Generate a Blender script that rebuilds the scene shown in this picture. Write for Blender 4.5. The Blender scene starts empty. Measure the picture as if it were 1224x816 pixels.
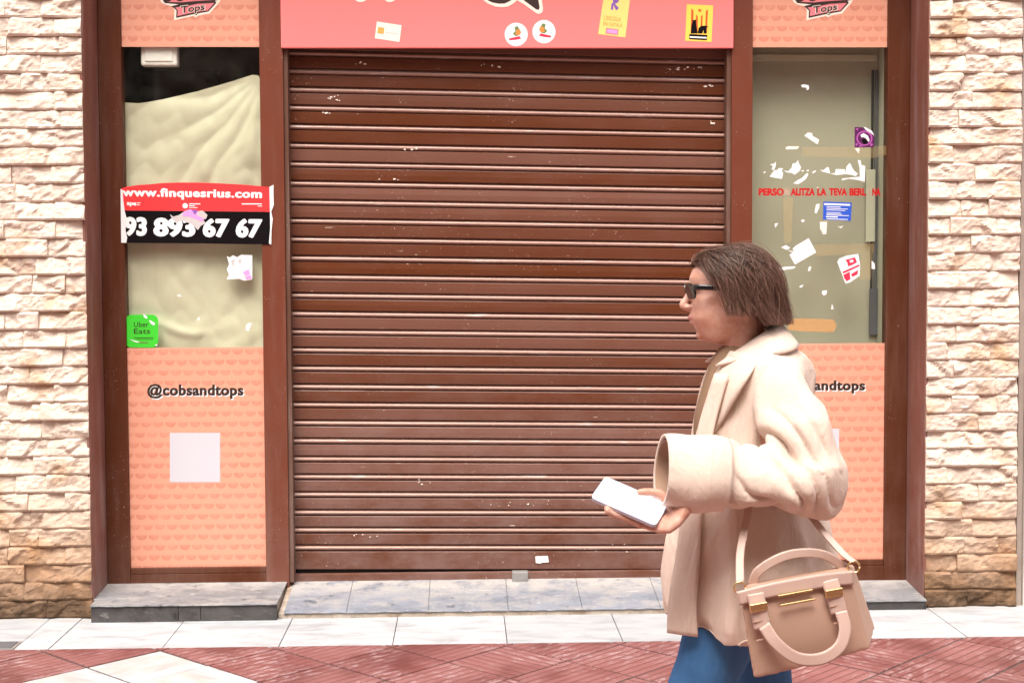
import bpy, bmesh, math, random
import numpy as np
from mathutils import Vector, Matrix, noise
R = math.radians
random.seed(11)
S = bpy.context.scene
COL = S.collection

# ---------------------------------------------------------------- camera
F_PX, CAM_D, CAM_H = 1700.0, 6.3, 1.52            # focal length (in 1224-wide pixels), distance to the wall, eye height
PITCH, YAW, ROLL = R(2.8), R(1.9), R(0.27)
fw = np.array([math.sin(YAW)*math.cos(PITCH), math.cos(YAW)*math.cos(PITCH), -math.sin(PITCH)])
rt0 = np.array([math.cos(YAW), -math.sin(YAW), 0.0]); up0 = np.cross(rt0, fw)
rt = rt0*math.cos(ROLL) - up0*math.sin(ROLL); up = up0*math.cos(ROLL) + rt0*math.sin(ROLL)
CAMP = np.array([0.0, -CAM_D, CAM_H])
cd = bpy.data.cameras.new('camera'); cam = bpy.data.objects.new('camera', cd); COL.objects.link(cam)
cam.matrix_world = Matrix(((rt[0], up[0], -fw[0], CAMP[0]), (rt[1], up[1], -fw[1], CAMP[1]), (rt[2], up[2], -fw[2], CAMP[2]), (0, 0, 0, 1)))
cd.sensor_width = 36; cd.lens = F_PX/1224*36; cd.clip_start = 0.05; cd.clip_end = 500
S.camera = cam

# ---------------------------------------------------------------- sky, sun, exposure
SUN_EL, SUN_AZ = R(63), R(-14)                     # azimuth measured from the street axis towards the viewer's left
w = bpy.data.worlds.new('World'); S.world = w; w.use_nodes = True
nt = w.node_tree; nt.nodes.clear()
sky = nt.nodes.new('ShaderNodeTexSky'); sky.sky_type = 'NISHITA'; sky.sun_disc = False
sky.sun_elevation = SUN_EL; sky.sun_rotation = R(180) - SUN_AZ; sky.dust_density = 6; sky.air_density = 1.2; sky.ozone_density = 0.6
hs = nt.nodes.new('ShaderNodeHueSaturation'); hs.inputs['Saturation'].default_value = 0.35
bg = nt.nodes.new('ShaderNodeBackground'); bg.inputs['Strength'].default_value = 0.11
wo = nt.nodes.new('ShaderNodeOutputWorld')
nt.links.new(sky.outputs[0], hs.inputs['Color']); nt.links.new(hs.outputs[0], bg.inputs[0]); nt.links.new(bg.outputs[0], wo.inputs[0])
sl = bpy.data.lights.new('sun', 'SUN'); sl.energy = 1.5; sl.angle = R(35); sl.color = (1.0, 0.955, 0.90)
sun = bpy.data.objects.new('sun', sl); COL.objects.link(sun)
sdir = Vector((math.sin(SUN_AZ)*math.cos(SUN_EL), -math.cos(SUN_AZ)*math.cos(SUN_EL), math.sin(SUN_EL)))   # towards the sun
sun.rotation_euler = sdir.to_track_quat('Z', 'Y').to_euler()
S.view_settings.view_transform = 'Standard'; S.view_settings.look = 'None'
S.view_settings.gamma = 1.0; S.view_settings.use_curve_mapping = False
S.view_settings.exposure = 1.35

# ---------------------------------------------------------------- helpers
def at(u, v, Y):
    """photo pixel -> point on the upright plane at depth Y"""
    d = fw + rt*(u-612)/F_PX - up*(v-408)/F_PX
    return Vector(CAMP + d*((Y-CAMP[1])/d[1]))
def ground(u, v, Z=0.0):
    d = fw + rt*(u-612)/F_PX - up*(v-408)/F_PX
    return Vector(CAMP + d*((Z-CAMP[2])/d[2]))

def world_of(o):
    return o.matrix_basis.copy() if o.parent is None else world_of(o.parent) @ o.matrix_parent_inverse @ o.matrix_basis
def link(o, parent=None):
    COL.objects.link(o)
    if parent is not None:
        o.parent = parent
        o.matrix_parent_inverse = world_of(parent).inverted()
    return o
def tag(o, label=None, cat=None, group=None, kind=None):
    if label: o['label'] = label
    if cat: o['category'] = cat
    if group: o['group'] = group
    if kind: o['kind'] = kind
    return o
def thing(name, loc, label, cat, group=None):
    o = bpy.data.objects.new(name, None); o.location = loc; o.empty_display_size = 0.1
    COL.objects.link(o); return tag(o, label, cat, group)
def mesh_obj(name, me, mat, parent=None, smooth=False):
    if mat is not None and not me.materials: me.materials.append(mat)
    if smooth:
        for p in me.polygons: p.use_smooth = True
    return link(bpy.data.objects.new(name, me), parent)
def mk(name, verts, faces, mat, parent=None, smooth=False):
    me = bpy.data.meshes.new(name); me.from_pydata([tuple(v) for v in verts], [], faces); me.update()
    return mesh_obj(name, me, mat, parent, smooth)
def bmo(name, bm, mat, parent=None, smooth=False):
    bmesh.ops.recalc_face_normals(bm, faces=bm.faces)
    me = bpy.data.meshes.new(name); bm.to_mesh(me); bm.free()
    return mesh_obj(name, me, mat, parent, smooth)
def bm_box(bm, x0, x1, y0, y1, z0, z1, bevel=0.0, seg=2):
    r = bmesh.ops.create_cube(bm, size=1.0)
    for v in r['verts']:
        v.co = Vector((x0+(x1-x0)*(v.co.x+.5), y0+(y1-y0)*(v.co.y+.5), z0+(z1-z0)*(v.co.z+.5)))
    if bevel:
        es = list({e for v in r['verts'] for e in v.link_edges})
        bmesh.ops.bevel(bm, geom=es, offset=bevel, segments=seg, affect='EDGES', profile=.6)
def box(name, x0, x1, y0, y1, z0, z1, mat, parent=None, bevel=0.002):
    bm = bmesh.new(); bm_box(bm, x0, x1, y0, y1, z0, z1, bevel); return bmo(name, bm, mat, parent)
def plate(name, pts, th, mat, parent=None, n=None):
    """closed outline (world points) given thickness th away from the viewer"""
    bm = bmesh.new(); d = Vector((0, th, 0)) if n is None else n*th
    f = bm.faces.new([bm.verts.new(p) for p in pts])
    b = [bm.verts.new(p + d) for p in pts]
    k = len(pts)
    fv = list(f.verts)
    for i in range(k): bm.faces.new((fv[i], b[i], b[(i+1) % k], fv[(i+1) % k]))
    bm.faces.new(list(reversed(b)))
    return bmo(name, bm, mat, parent)
def poly(name, uv, Y, th, mat, parent=None):
    return plate(name, [at(u, v, Y) for u, v in uv], th, mat, parent)
def disc_uv(cx, cy, rx, ry=None, n=40, a0=0):
    ry = ry or rx
    return [(cx+rx*math.cos(a0+2*math.pi*i/n), cy+ry*math.sin(a0+2*math.pi*i/n)) for i in range(n)]
def round_rect(u0, v0, u1, v1, r, n=6):
    pts = []
    for cx, cy, a in ((u1-r, v0+r, -90), (u1-r, v1-r, 0), (u0+r, v1-r, 90), (u0+r, v0+r, 180)):
        for i in range(n+1):
            t = R(a+90*i/n); pts.append((cx+r*math.cos(t), cy+r*math.sin(t)))
    return pts
def text_mesh(s, bold=0.0, space=1.0):
    cu = bpy.data.curves.new('lettering', 'FONT'); cu.body = s; cu.offset = bold; cu.resolution_u = 3; cu.space_character = space
    cu.fill_mode = 'BOTH' if hasattr(cu, 'fill_mode') and False else cu.fill_mode
    o = bpy.data.objects.new('lettering', cu); COL.objects.link(o)
    dg = bpy.context.evaluated_depsgraph_get(); me = bpy.data.meshes.new_from_object(o.evaluated_get(dg))
    bpy.data.objects.remove(o); bpy.data.curves.remove(cu); me.materials.clear(); me.name = 'lettering'
    return me
def text(name, s, quad, Y, mat, parent=None, bold=0.0, space=1.0):
    """lettering whose ink fills quad = pixel corners TL, TR, BR, BL on plane Y; heavy weights double the strokes"""
    me = text_mesh(s, min(bold, .012), space)
    co = np.array([v.co[:] for v in me.vertices]); fs = [tuple(p.vertices) for p in me.polygons]; bpy.data.meshes.remove(me)
    k = max(0.0, bold-.012); sh = [(0, 0)] if k == 0 else [(k*math.cos(t), k*math.sin(t)*.7) for t in np.linspace(0, 2*math.pi, 13)[:-1]] + [(0, 0)]
    V = []; Fc = []; n = len(co)
    for i, (dx, dy) in enumerate(sh):
        V += [(c[0]+dx, c[1]+dy, i*2.5e-5) for c in co]; Fc += [tuple(q+i*n for q in f) for f in fs]
    V = np.array(V); lo = V.min(0); hi = V.max(0); TL, TR, BR, BL = [at(u, v, Y) for u, v in quad]; out = []
    for x, y, d in V:
        a = (x-lo[0])/(hi[0]-lo[0]); b = (y-lo[1])/(hi[1]-lo[1]); out.append((BL*(1-a)+BR*a)*(1-b) + (TL*(1-a)+TR*a)*b - Vector((0, d, 0)))
    return mk(name, out, Fc, mat, parent)
def rq(u0, v0, u1, v1): return [(u0, v0), (u1, v0), (u1, v1), (u0, v1)]

# ---------------------------------------------------------------- materials
class Mat:
    def __init__(s, name, color=(.5, .5, .5), rough=.6, metal=0.0, spec=.5):
        s.m = bpy.data.materials.new(name); s.m.use_nodes = True; s.t = s.m.node_tree
        s.b = s.t.nodes['Principled BSDF']; s.set('Base Color', (*color, 1)); s.set('Roughness', rough); s.set('Metallic', metal); s.set('Specular IOR Level', spec)
        s.tc = None
    def set(s, k, v): s.b.inputs[k].default_value = v
    def n(s, typ, ins=None, **kw):
        nd = s.t.nodes.new('ShaderNode'+typ)
        for k, v in kw.items(): setattr(nd, k, v)
        for k, v in (ins or {}).items(): s.put(nd.inputs[k], v)
        return nd
    def put(s, sock, v):
        if hasattr(v, 'is_output') or isinstance(v, bpy.types.NodeSocket): s.t.links.new(v, sock)
        else:
            if hasattr(sock.default_value, '__len__') and isinstance(v, tuple) and len(v) == 3 and len(sock.default_value) == 4: v = (*v, 1)
            sock.default_value = v
    def coord(s, which='Object'):
        if s.tc is None: s.tc = s.n('TexCoord')
        return s.tc.outputs[which]
    def math(s, op, a, b=0.0, c=None, clamp=False):
        nd = s.n('Math', operation=op, use_clamp=clamp); s.put(nd.inputs[0], a); s.put(nd.inputs[1], b)
        if c is not None: s.put(nd.inputs[2], c)
        return nd.outputs[0]
    def noise(s, scale, detail=4, rough=.55, stretch=None, vec=None, dist=0.0, off=(0, 0, 0)):
        v = vec or s.coord()
        if stretch or off != (0, 0, 0):
            mp = s.n('Mapping', {'Vector': v}); mp.inputs['Scale'].default_value = stretch or (1, 1, 1); mp.inputs['Location'].default_value = off; v = mp.outputs[0]
        return s.n('TexNoise', {'Vector': v, 'Scale': scale, 'Detail': detail, 'Roughness': rough, 'Distortion': dist}).outputs['Fac']
    def ramp(s, fac, a, b, lo=0.0, hi=1.0):
        return s.n('MapRange', {'Value': fac, 'From Min': a, 'From Max': b, 'To Min': lo, 'To Max': hi}, interpolation_type='SMOOTHSTEP').outputs[0]
    def mix(s, fac, a, b, mode='MIX'):
        nd = s.n('Mix', data_type='RGBA', blend_type=mode); s.put(nd.inputs[0], fac); s.put(nd.inputs[6], a); s.put(nd.inputs[7], b); return nd.outputs[2]
    def color(s, c): s.put(s.b.inputs['Base Color'], c); return s
    def rough(s, r): s.put(s.b.inputs['Roughness'], r); return s
    def bump(s, h, strength=.3, dist=.01):
        nd = s.n('Bump', {'Height': h, 'Strength': strength, 'Distance': dist})
        if s.b.inputs['Normal'].is_linked: s.put(nd.inputs['Normal'], s.b.inputs['Normal'].links[0].from_socket)
        s.t.links.new(nd.outputs[0], s.b.inputs['Normal']); return s
def paint(name, c, rough=.5, var=.15, scale=6, spec=.4, bump=0.0):
    m = Mat(name, c, rough, spec=spec)
    d = tuple(x*(1-var) for x in c); l = tuple(min(1, x*(1+var)) for x in c)
    m.color(m.mix(m.noise(scale, 5), d, l))
    if bump: m.bump(m.noise(220, 3), bump, .002)
    return m.m

M = {}
# split stone
m = Mat('split_stone', rough=.85, spec=.25)
rnd = m.n('ObjectInfo').outputs['Random']
base = m.mix(m.noise(9, 5), (.64, .51, .40), (.77, .67, .57))
base = m.mix(m.math('MULTIPLY', rnd, .5), base, (.66, .55, .47))
base = m.mix(m.ramp(m.noise(4, 4, off=(3, 1, 7)), .52, .72), base, (.50, .33, .20))
z = m.n('SeparateXYZ', {'Vector': m.coord()}).outputs['Z']
foot = m.math('ADD', m.ramp(z, .80, .02), m.math('MULTIPLY', m.math('SUBTRACT', m.noise(3.5, 5, off=(1, 2, 3)), .5), .9), clamp=True)
base = m.mix(m.math('MULTIPLY', foot, .9), base, (.36, .185, .085))
grime = m.math('ADD', m.ramp(z, .26, .0), m.math('MULTIPLY', m.math('SUBTRACT', m.noise(11, 5, off=(9, 2, 3)), .50), 1.6), clamp=True)
base = m.mix(m.math('MULTIPLY', m.math('MULTIPLY', grime, m.ramp(z, .42, .06)), .9), base, (.06, .035, .02))
m.color(base); m.bump(m.noise(70, 6, .65), .5, .006); m.bump(m.noise(320, 3), .25, .002); M['stone'] = m.m
M['mortar'] = paint('stone_bed', (.40, .30, .22), .95, .3, 12)
# brown lacquered metal: dusty towards nothing in particular, patchy
def brown(name, c, dustc=(.33, .24, .21), dust=.5, rough=.42, seed=0):
    m = Mat(name, rough=rough, spec=.26)
    b = m.mix(m.noise(3, 5, off=(seed, 0, 0)), tuple(x*.85 for x in c), tuple(x*1.15 for x in c))
    st = m.noise(14, 5, .6, stretch=(1, 1, .12), off=(seed, 2, 0))
    b = m.mix(m.math('MULTIPLY', m.ramp(st, .45, .8), dust), b, dustc)
    z = m.n('SeparateXYZ', {'Vector': m.coord()}).outputs['Z']
    ft = m.math('MULTIPLY', m.ramp(z, 1.3, .05), m.ramp(m.noise(5, 6, .65, off=(4, seed, 1)), .3, .7))
    b = m.mix(m.math('MULTIPLY', ft, dust*.75), b, dustc)
    sp = m.math('MULTIPLY', m.ramp(m.noise(150, 1.5, .5, off=(seed, 5, 5)), .73, .76), m.ramp(m.noise(4, 3, off=(7, 7, seed)), .5, .6))
    b = m.mix(m.math('MULTIPLY', sp, .7), b, (.62, .55, .48))
    m.color(b); m.rough(m.ramp(m.noise(8, 4), .2, .8, rough-.08, rough+.16)); m.bump(m.noise(90, 3), .06, .002); return m.m
M['frame'] = brown('brown_frame_paint', (.088, .021, .006), (.24, .15, .12), dust=.25, rough=.5)
M['mullion'] = brown('brown_mullion_paint', (.150, .038, .018), (.28, .19, .16), dust=.25, rough=.48, seed=5)
M['reveal'] = brown('brown_reveal_paint', (.215, .082, .058), (.36, .27, .25), dust=.55, rough=.55, seed=3)
# shutter slats
m = Mat('shutter_lacquer', rough=.36, spec=.32)
rnd = m.n('ObjectInfo').outputs['Random']
b = m.mix(m.ramp(rnd, .35, .95), (.110, .028, .008), (.168, .070, .047))  # brown to grey-mauve per slat: differing reflections put into the colour
b = m.mix(m.ramp(m.noise(2.2, 5, stretch=(.5, 1, 3)), .35, .75, 0, .40), b, (.18, .075, .050))
z = m.n('SeparateXYZ', {'Vector': m.coord()}).outputs['Z']
dust_refl = m.math('MULTIPLY', m.ramp(z, 1.5, .1), m.ramp(m.noise(6, 6, .7, stretch=(.6, 1, 1)), .25, .7))  # greyer low down: dust, with the ground's reflection painted in
b = m.mix(m.math('MULTIPLY', dust_refl, .38), b, (.34, .25, .23))
ch = m.math('MULTIPLY', m.ramp(m.noise(130, 2, .5, stretch=(.7, 1, 1.3)), .712, .735), m.ramp(m.noise(2.6, 3, off=(2, 0, 5)), .49, .60))
ch2 = m.math('MULTIPLY', m.ramp(m.noise(46, 3, .6, stretch=(.25, 1, 1.6), off=(0, 3, 0)), .74, .76), m.ramp(m.noise(1.8, 2, off=(6, 0, 1)), .52, .6))
b = m.mix(m.math('MAXIMUM', ch, ch2), b, (.66, .56, .46))
m.color(b); m.rough(m.ramp(m.noise(5, 5), .3, .75, .30, .52)); m.bump(m.noise(60, 3, stretch=(.2, 1, 1)), .05, .002); M['slat'] = m.m
m = Mat('worn_highlit_bead', rough=.33, spec=.55)  # paler than the slats: worn metal, plus its skylight highlight painted in
b = m.mix(m.noise(7, 4, stretch=(.4, 1, 2)), (.30, .150, .105), (.42, .26, .21))
b = m.mix(m.ramp(m.noise(9, 4, .6, stretch=(.5, 1, 5)), .60, .72), b, (.52, .44, .40)); m.color(b); M['bead'] = m.m
M['guide'] = brown('guide_channel_paint', (.12, .055, .035), (.26, .18, .15), dust=.8, rough=.5, seed=8)
m = Mat('galvanised_steel', (.45, .44, .43), .45, .7); m.color(m.mix(m.noise(40, 4), (.35, .34, .33), (.55, .53, .5))); M['steel'] = m.m
M['black'] = paint('black_gap', (.012, .011, .01), .7)
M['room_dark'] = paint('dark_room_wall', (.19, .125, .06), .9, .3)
M['room_pale'] = paint('pale_display_wall', (.42, .39, .29), .8, .06, 2)
M['room_side'] = paint('pale_display_side', (.55, .53, .40), .8, .06, 2)
# peach print with a repeat of little cups
def peach(name):
    m = Mat(name, rough=.42, spec=.4)
    x = m.n('SeparateXYZ', {'Vector': m.coord()}); px, pz = x.outputs['X'], x.outputs['Z']
    PX, PZ = .0565, .0475
    row = m.math('FLOOR', m.math('DIVIDE', pz, PZ))
    half = m.math('MULTIPLY', m.math('MODULO', m.math('ABSOLUTE', row), 2.0), .5)
    u = m.math('SUBTRACT', m.math('FRACT', m.math('ADD', m.math('DIVIDE', px, PX), half)), .5)
    v = m.math('SUBTRACT', m.math('FRACT', m.math('DIVIDE', pz, PZ)), .56)
    rr = m.math('SQRT', m.math('ADD', m.math('POWER', u, 2.0), m.math('POWER', m.math('MULTIPLY', v, 1.0), 2.0)))
    cup = m.math('MULTIPLY', m.ramp(rr, .47, .38), m.ramp(v, .13, .0))
    bite = m.ramp(m.math('SQRT', m.math('ADD', m.math('POWER', u, 2.0), m.math('POWER', m.math('SUBTRACT', v, .04), 2.0))), .20, .34)
    cup = m.math('MULTIPLY', cup, m.math('ADD', .72, m.math('MULTIPLY', bite, .28)))
    b = m.mix(m.noise(2.5, 3), (.72, .325, .215), (.75, .355, .245))
    b = m.mix(m.math('MULTIPLY', cup, m.ramp(m.noise(16, 4, .6), .25, .75, .32, .80)), b, (.60, .185, .125))
    spk = m.math('MULTIPLY', m.ramp(m.noise(120, 2), .74, .77), m.ramp(m.noise(5, 3), .5, .62))
    b = m.mix(spk, b, (.42, .24, .17))
    m.color(b); return m.m
M['peach'] = peach('peach_cup_print')
M['pink'] = paint('coral_pink_board', (.93, .215, .205), .4, .03, 1.5)
M['cream'] = paint('cream_print', (.88, .78, .66), .5, .03)
M['ink'] = paint('dark_brown_ink', (.035, .016, .012), .5, .1)
M['white'] = paint('white_paper', (.83, .82, .81), .6, .04)
M['card'] = paint('card_white', (.58, .56, .60), .6, .03)
M['black_print'] = paint('black_print', (.005, .003, .004), .5, .1, spec=.12)
M['red_print'] = paint('red_banner_print', (.85, .045, .05), .35, .06)
M['red_letter'] = paint('red_vinyl_letter', (.50, .008, .010), .45, .1)
M['red_faded'] = paint('faded_red_vinyl', (.50, .33, .25), .6, .1)
M['green'] = paint('green_sticker', (.06, .62, .04), .35, .05)
M['purple'] = paint('purple_sticker', (.10, .012, .085), .45, .1)
M['magenta'] = paint('magenta_print', (.45, .10, .40), .45, .1)
M['lilac'] = paint('torn_lilac_paper', (.72, .30, .62), .6, .15)
M['grey_paper'] = paint('torn_grey_paper', (.55, .50, .49), .7, .15, 30)
M['blue'] = paint('blue_sticker', (.03, .10, .55), .4, .08)
M['yellow'] = paint('yellow_sticker', (.93, .62, .10), .4, .04)
M['yellow_pale'] = paint('faded_yellow_sticker', (.88, .66, .20), .45, .04)
M['stripe'] = paint('orange_red_print', (.62, .10, .02), .45, .1)
M['ochre'] = paint('ochre_print', (.62, .36, .08), .5, .1)
M['rose'] = paint('rose_print', (.80, .22, .25), .5, .1)
M['violet'] = paint('violet_print', (.22, .10, .42), .5, .1)
M['crimson'] = paint('crimson_print', (.75, .03, .08), .5, .1)
M['leaf'] = paint('green_print', (.14, .22, .06), .5, .1)
M['orange'] = paint('orange_print', (.72, .25, .05), .5, .1)
M['plastic_white'] = paint('white_plastic', (.90, .84, .78), .35, .03)
m = Mat('cream_sheet', (.60, .55, .38), .55, spec=.3); m.color(m.mix(m.noise(5, 5), (.60, .56, .41), (.70, .65, .48))); m.bump(m.noise(18, 4, stretch=(1, 1, .5)), .15, .01); M['sheet'] = m.m
m = Mat('parcel_tape', (.55, .40, .18), .4); m.set('Alpha', .13); M['tape'] = m.m
m = Mat('orange_parcel_tape', (.70, .36, .12), .4); m.set('Alpha', .42); M['tape_orange'] = m.m
# glass: clear pane with a Fresnel reflection and a little dust
m = Mat('window_glass'); t = m.t; t.nodes.remove(m.b); out = t.nodes['Material Output']
tr = m.n('BsdfTransparent', {'Color': (.93, .96, .92)}); gl = m.n('BsdfGlossy', {'Color': (1, 1, 1), 'Roughness': .03}); df = m.n('BsdfDiffuse', {'Color': (.6, .58, .5)})
gi_ = m.n('NewGeometry'); dp = m.n('VectorMath', {0: gi_.outputs['Incoming'], 1: gi_.outputs['Normal']}, operation='DOT_PRODUCT').outputs['Value']
sch = m.math('ADD', .04, m.math('MULTIPLY', .96, m.math('POWER', m.math('SUBTRACT', 1.0, m.math('ABSOLUTE', dp)), 5.0)))     # Schlick reflectance, the same from both sides
mx = m.n('MixShader', {0: sch, 1: tr.outputs[0], 2: gl.outputs[0]})
dirt = m.math('MULTIPLY', m.ramp(m.noise(7, 6, .7), .35, .8), .03); mx2 = m.n('MixShader', {0: dirt, 1: mx.outputs[0], 2: df.outputs[0]})
t.links.new(mx2.outputs[0], out.inputs[0]); M['glass'] = m.m
# sill stone
def slate(name, a, b_, dusty, rough=.6, scuff=(.6, .57, .54)):
    m = Mat(name, rough=rough, spec=.4)
    b = m.mix(m.ramp(m.noise(4.5, 6, .7, stretch=(1, 1.6, 1), dist=.7), .3, .7), a, b_)
    b = m.mix(m.math('MULTIPLY', m.ramp(m.noise(9, 7, .72, stretch=(.8, 1.5, 1), off=(3, 3, 0)), .44, .66), .75), b, dusty)
    y = m.n('SeparateXYZ', {'Vector': m.coord()}).outputs['Y']
    b = m.mix(m.math('MULTIPLY', m.ramp(y, .06, .26), m.ramp(m.noise(11, 6, .7), .32, .58)), b, tuple(min(1, x*1.15) for x in dusty))
    sc = m.ramp(m.noise(26, 6, .7, stretch=(.4, 2, 1), dist=1.2), .60, .68); b = m.mix(m.math('MULTIPLY', sc, .6), b, scuff)
    b = m.mix(m.math('MULTIPLY', m.ramp(m.noise(13, 5, .65, off=(5, 5, 5)), .58, .70), .75), b, tuple(x*.40 for x in a))
    m.color(b); m.bump(m.noise(40, 7, .7), .6, .005); return m.m
M['sill'] = slate('grey_stone_sill', (.13, .128, .132), (.23, .225, .23), (.33, .305, .285))
M['thresh'] = slate('bluegrey_threshold_tile', (.15, .16, .19), (.235, .245, .28), (.33, .305, .285))
M['riser'] = slate('dark_slate_riser', (.035, .031, .031), (.075, .068, .066), (.10, .088, .08), .5, (.24, .22, .2))
M['riser_beige'] = slate('beige_mortar_riser', (.40, .32, .25), (.52, .44, .36), (.22, .14, .09), .85)
# pavement
m = Mat('white_marble_slab', rough=.45, spec=.4); rnd = m.n('ObjectInfo').outputs['Random']
b = m.mix(rnd, (.40, .41, .42), (.465, .47, .48)); b = m.mix(m.ramp(m.noise(4, 7, .7, stretch=(1, 3, 1), dist=.6), .42, .70), b, (.30, .30, .305))
b = m.mix(m.math('MULTIPLY', m.ramp(m.noise(26, 4), .66, .72), .5), b, (.38, .34, .30))
y = m.n('SeparateXYZ', {'Vector': m.coord()}).outputs['Y']
b = m.mix(m.math('MULTIPLY', m.ramp(y, -.12, .0), m.ramp(m.noise(10, 6, .7), .35, .65, 0, .7)), b, (.40, .35, .30))
m.color(b); m.bump(m.noise(35, 5), .12, .003); M['marble'] = m.m
m = Mat('red_ribbed_tile', rough=.55, spec=.35); rnd = m.n('ObjectInfo').outputs['Random']
xy = m.n('SeparateXYZ', {'Vector': m.coord()}); rib = m.math('ABSOLUTE', m.math('SUBTRACT', m.math('FRACT', m.math('DIVIDE', xy.outputs['X'], .0412)), .5))
groove = m.ramp(rib, .36, .46)
wc = m.n('NewGeometry').outputs['Position']
b = m.mix(rnd, (.155, .042, .038), (.235, .090, .083)); b = m.mix(m.ramp(m.noise(5, 5, .65, vec=wc), .3, .7), b, (.25, .105, .10)); b = m.mix(m.ramp(m.noise(2.6, 3, vec=wc, off=(5, 1, 0)), .45, .68, 0, .75), b, (.11, .028, .025))
b = m.mix(m.math('MULTIPLY', groove, .55), b, (.10, .030, .028))
wear = m.math('MULTIPLY', m.ramp(m.noise(30, 5, .7, stretch=(1, .45, 1)), .47, .60), m.math('MULTIPLY', m.ramp(m.noise(3.4, 4, .6, vec=wc), .42, .62), m.ramp(rib, .46, .28)))
b = m.mix(m.math('MULTIPLY', wear, .62), b, (.42, .30, .30))
m.color(b); m.bump(m.math('MULTIPLY', groove, -1.0), .8, .003); m.bump(m.noise(50, 4, vec=wc), .2, .002); M['tile'] = m.m
M['grout'] = paint('dark_grout', (.075, .055, .05), .95, .3, 20)
M['street'] = paint('street_paving', (.33, .17, .15), .8, .2, 3)
M['plate_dark'] = paint('dark_iron_cover', (.10, .10, .11), .5, .2)
M['wall_pale'] = paint('pale_plaster', (.68, .60, .54), .85, .05, 4)
M['pipe'] = paint('grey_joint', (.30, .24, .20), .7, .4, 9)
# person
m = Mat('skin', (.60, .33, .25), .5, spec=.35); m.color(m.mix(m.ramp(m.noise(22, 5, .65), .3, .7), (.55, .26, .18), (.69, .42, .33))); m.set('Subsurface Weight', .12); m.set('Subsurface Radius', (.012, .005, .003)); m.bump(m.noise(300, 2), .06, .001); m.bump(m.noise(60, 4), .12, .003); M['skin'] = m.m
M['lip'] = paint('lip', (.52, .22, .18), .4, .05)
m = Mat('beige_coat_cloth', rough=.8, spec=.2); b = m.mix(m.noise(3, 4), (.63, .475, .385), (.70, .555, .465)); m.color(b)
m.bump(m.noise(13, 5, .62, stretch=(1.8, 1.8, .6), dist=.8), .5, .016); m.bump(m.noise(900, 2), .15, .0006); m.set('Sheen Weight', .15); M['coat'] = m.m
M['coat_in'] = paint('coat_lining', (.40, .25, .17), .8, .1)
M['top'] = paint('brown_knit', (.25, .15, .09), .9, .2, 20, bump=.3)
m = Mat('blue_denim', rough=.85, spec=.2); m.color(m.mix(m.noise(25, 5, .7, stretch=(1, 1, .3)), (.03, .09, .22), (.07, .19, .38))); m.bump(m.noise(14, 4), .3, .01); M['denim'] = m.m
M['shoe'] = paint('dark_shoe', (.03, .025, .025), .4)
m = Mat('brown_hair', rough=.38, spec=.5); rnd = m.n('HairInfo').outputs['Random']
att = m.n('Attribute', attribute_name='tone'); m.color(m.mix(att.outputs['Fac'], (.055, .022, .013), (.31, .165, .115))); M['hair'] = m.m
M['hair_base'] = paint('hair_base', (.035, .017, .012), .6)
M['sunglass'] = Mat('black_acetate', (.008, .008, .009), .12).m
m = Mat('taupe_leather', rough=.42, spec=.45); m.color(m.mix(m.noise(5, 4), (.40, .24, .17), (.50, .32, .24))); m.bump(m.noise(260, 3), .2, .001); M['leather'] = m.m
m = Mat('pale_leather', rough=.42, spec=.45); m.color(m.mix(m.noise(5, 4), (.52, .35, .29), (.60, .43, .36))); m.bump(m.noise(260, 3), .2, .001); M['leather2'] = m.m
M['brass'] = Mat('brass', (.85, .62, .30), .22, 1.0).m
M['phone_body'] = Mat('phone_body', (.55, .62, .75), .25, .3).m
m = Mat('phone_screen', (.55, .62, .72), .1); m.set('Emission Color', (.82, .90, 1, 1)); m.set('Emission Strength', .75); M['screen'] = m.m

# ================================================================ SETTING: ground
TOPZ = 3.15
X_L, X_R = -1.653, 2.063                 # the two reveals
gr = mk('street_ground', [(-30, -30, -.02), (30, -30, -.02), (30, .6, -.02), (-30, .6, -.02)], [(0, 1, 2, 3)], M['street']); tag(gr, kind='structure')
bed = box('tile_paving', -3.2, 3.6, -2.3, -.537, -.015, -.004, M['grout'], None, 0); tag(bed, kind='structure')
SIDE = .3295; P0, Q0 = .736, -.88        # seams: x-y = P0+k*.466 and x+y = Q0+k*.466
PER = .466
def tile_piece(pc, qc, z, mat, rot):
    """a square tile centred where x-y=pc, x+y=qc, clipped against the marble band"""
    cx, cy = (pc+qc)/2, (qc-pc)/2
    if cy < -2.25 or cx < -3.1 or cx > 3.5 or cy - .235 > -.545: return
    bm = bmesh.new(); h = SIDE/2 - .0056
    bm_box(bm, -h, h, -h, h, -.012, z, .0016, 1)
    a = R(45 + rot)
    Mx = Matrix.Translation((cx, cy, 0)) @ Matrix.Rotation(a, 4, 'Z')
    inv = Mx.inverted()
    def cut(co, no):
        bmesh.ops.bisect_plane(bm, geom=bm.verts[:]+bm.edges[:]+bm.faces[:], plane_co=inv @ Vector(co), plane_no=(inv.to_3x3() @ Vector(no)), clear_outer=True)
        es = [e for e in bm.edges if e.is_boundary]
        if es: bmesh.ops.holes_fill(bm, edges=es)
    if cy + .24 > -.539: cut((0, -.539, 0), (0, 1, 0))
    if cy - .24 < -2.29: cut((0, -2.29, 0), (0, -1, 0))
    if len(bm.faces) < 4: bm.free(); return
    o = bmo('tile', bm, mat, None); COL.objects.unlink(o)
    o.matrix_basis = Mx; COL.objects.link(o); o.parent = bed
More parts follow.
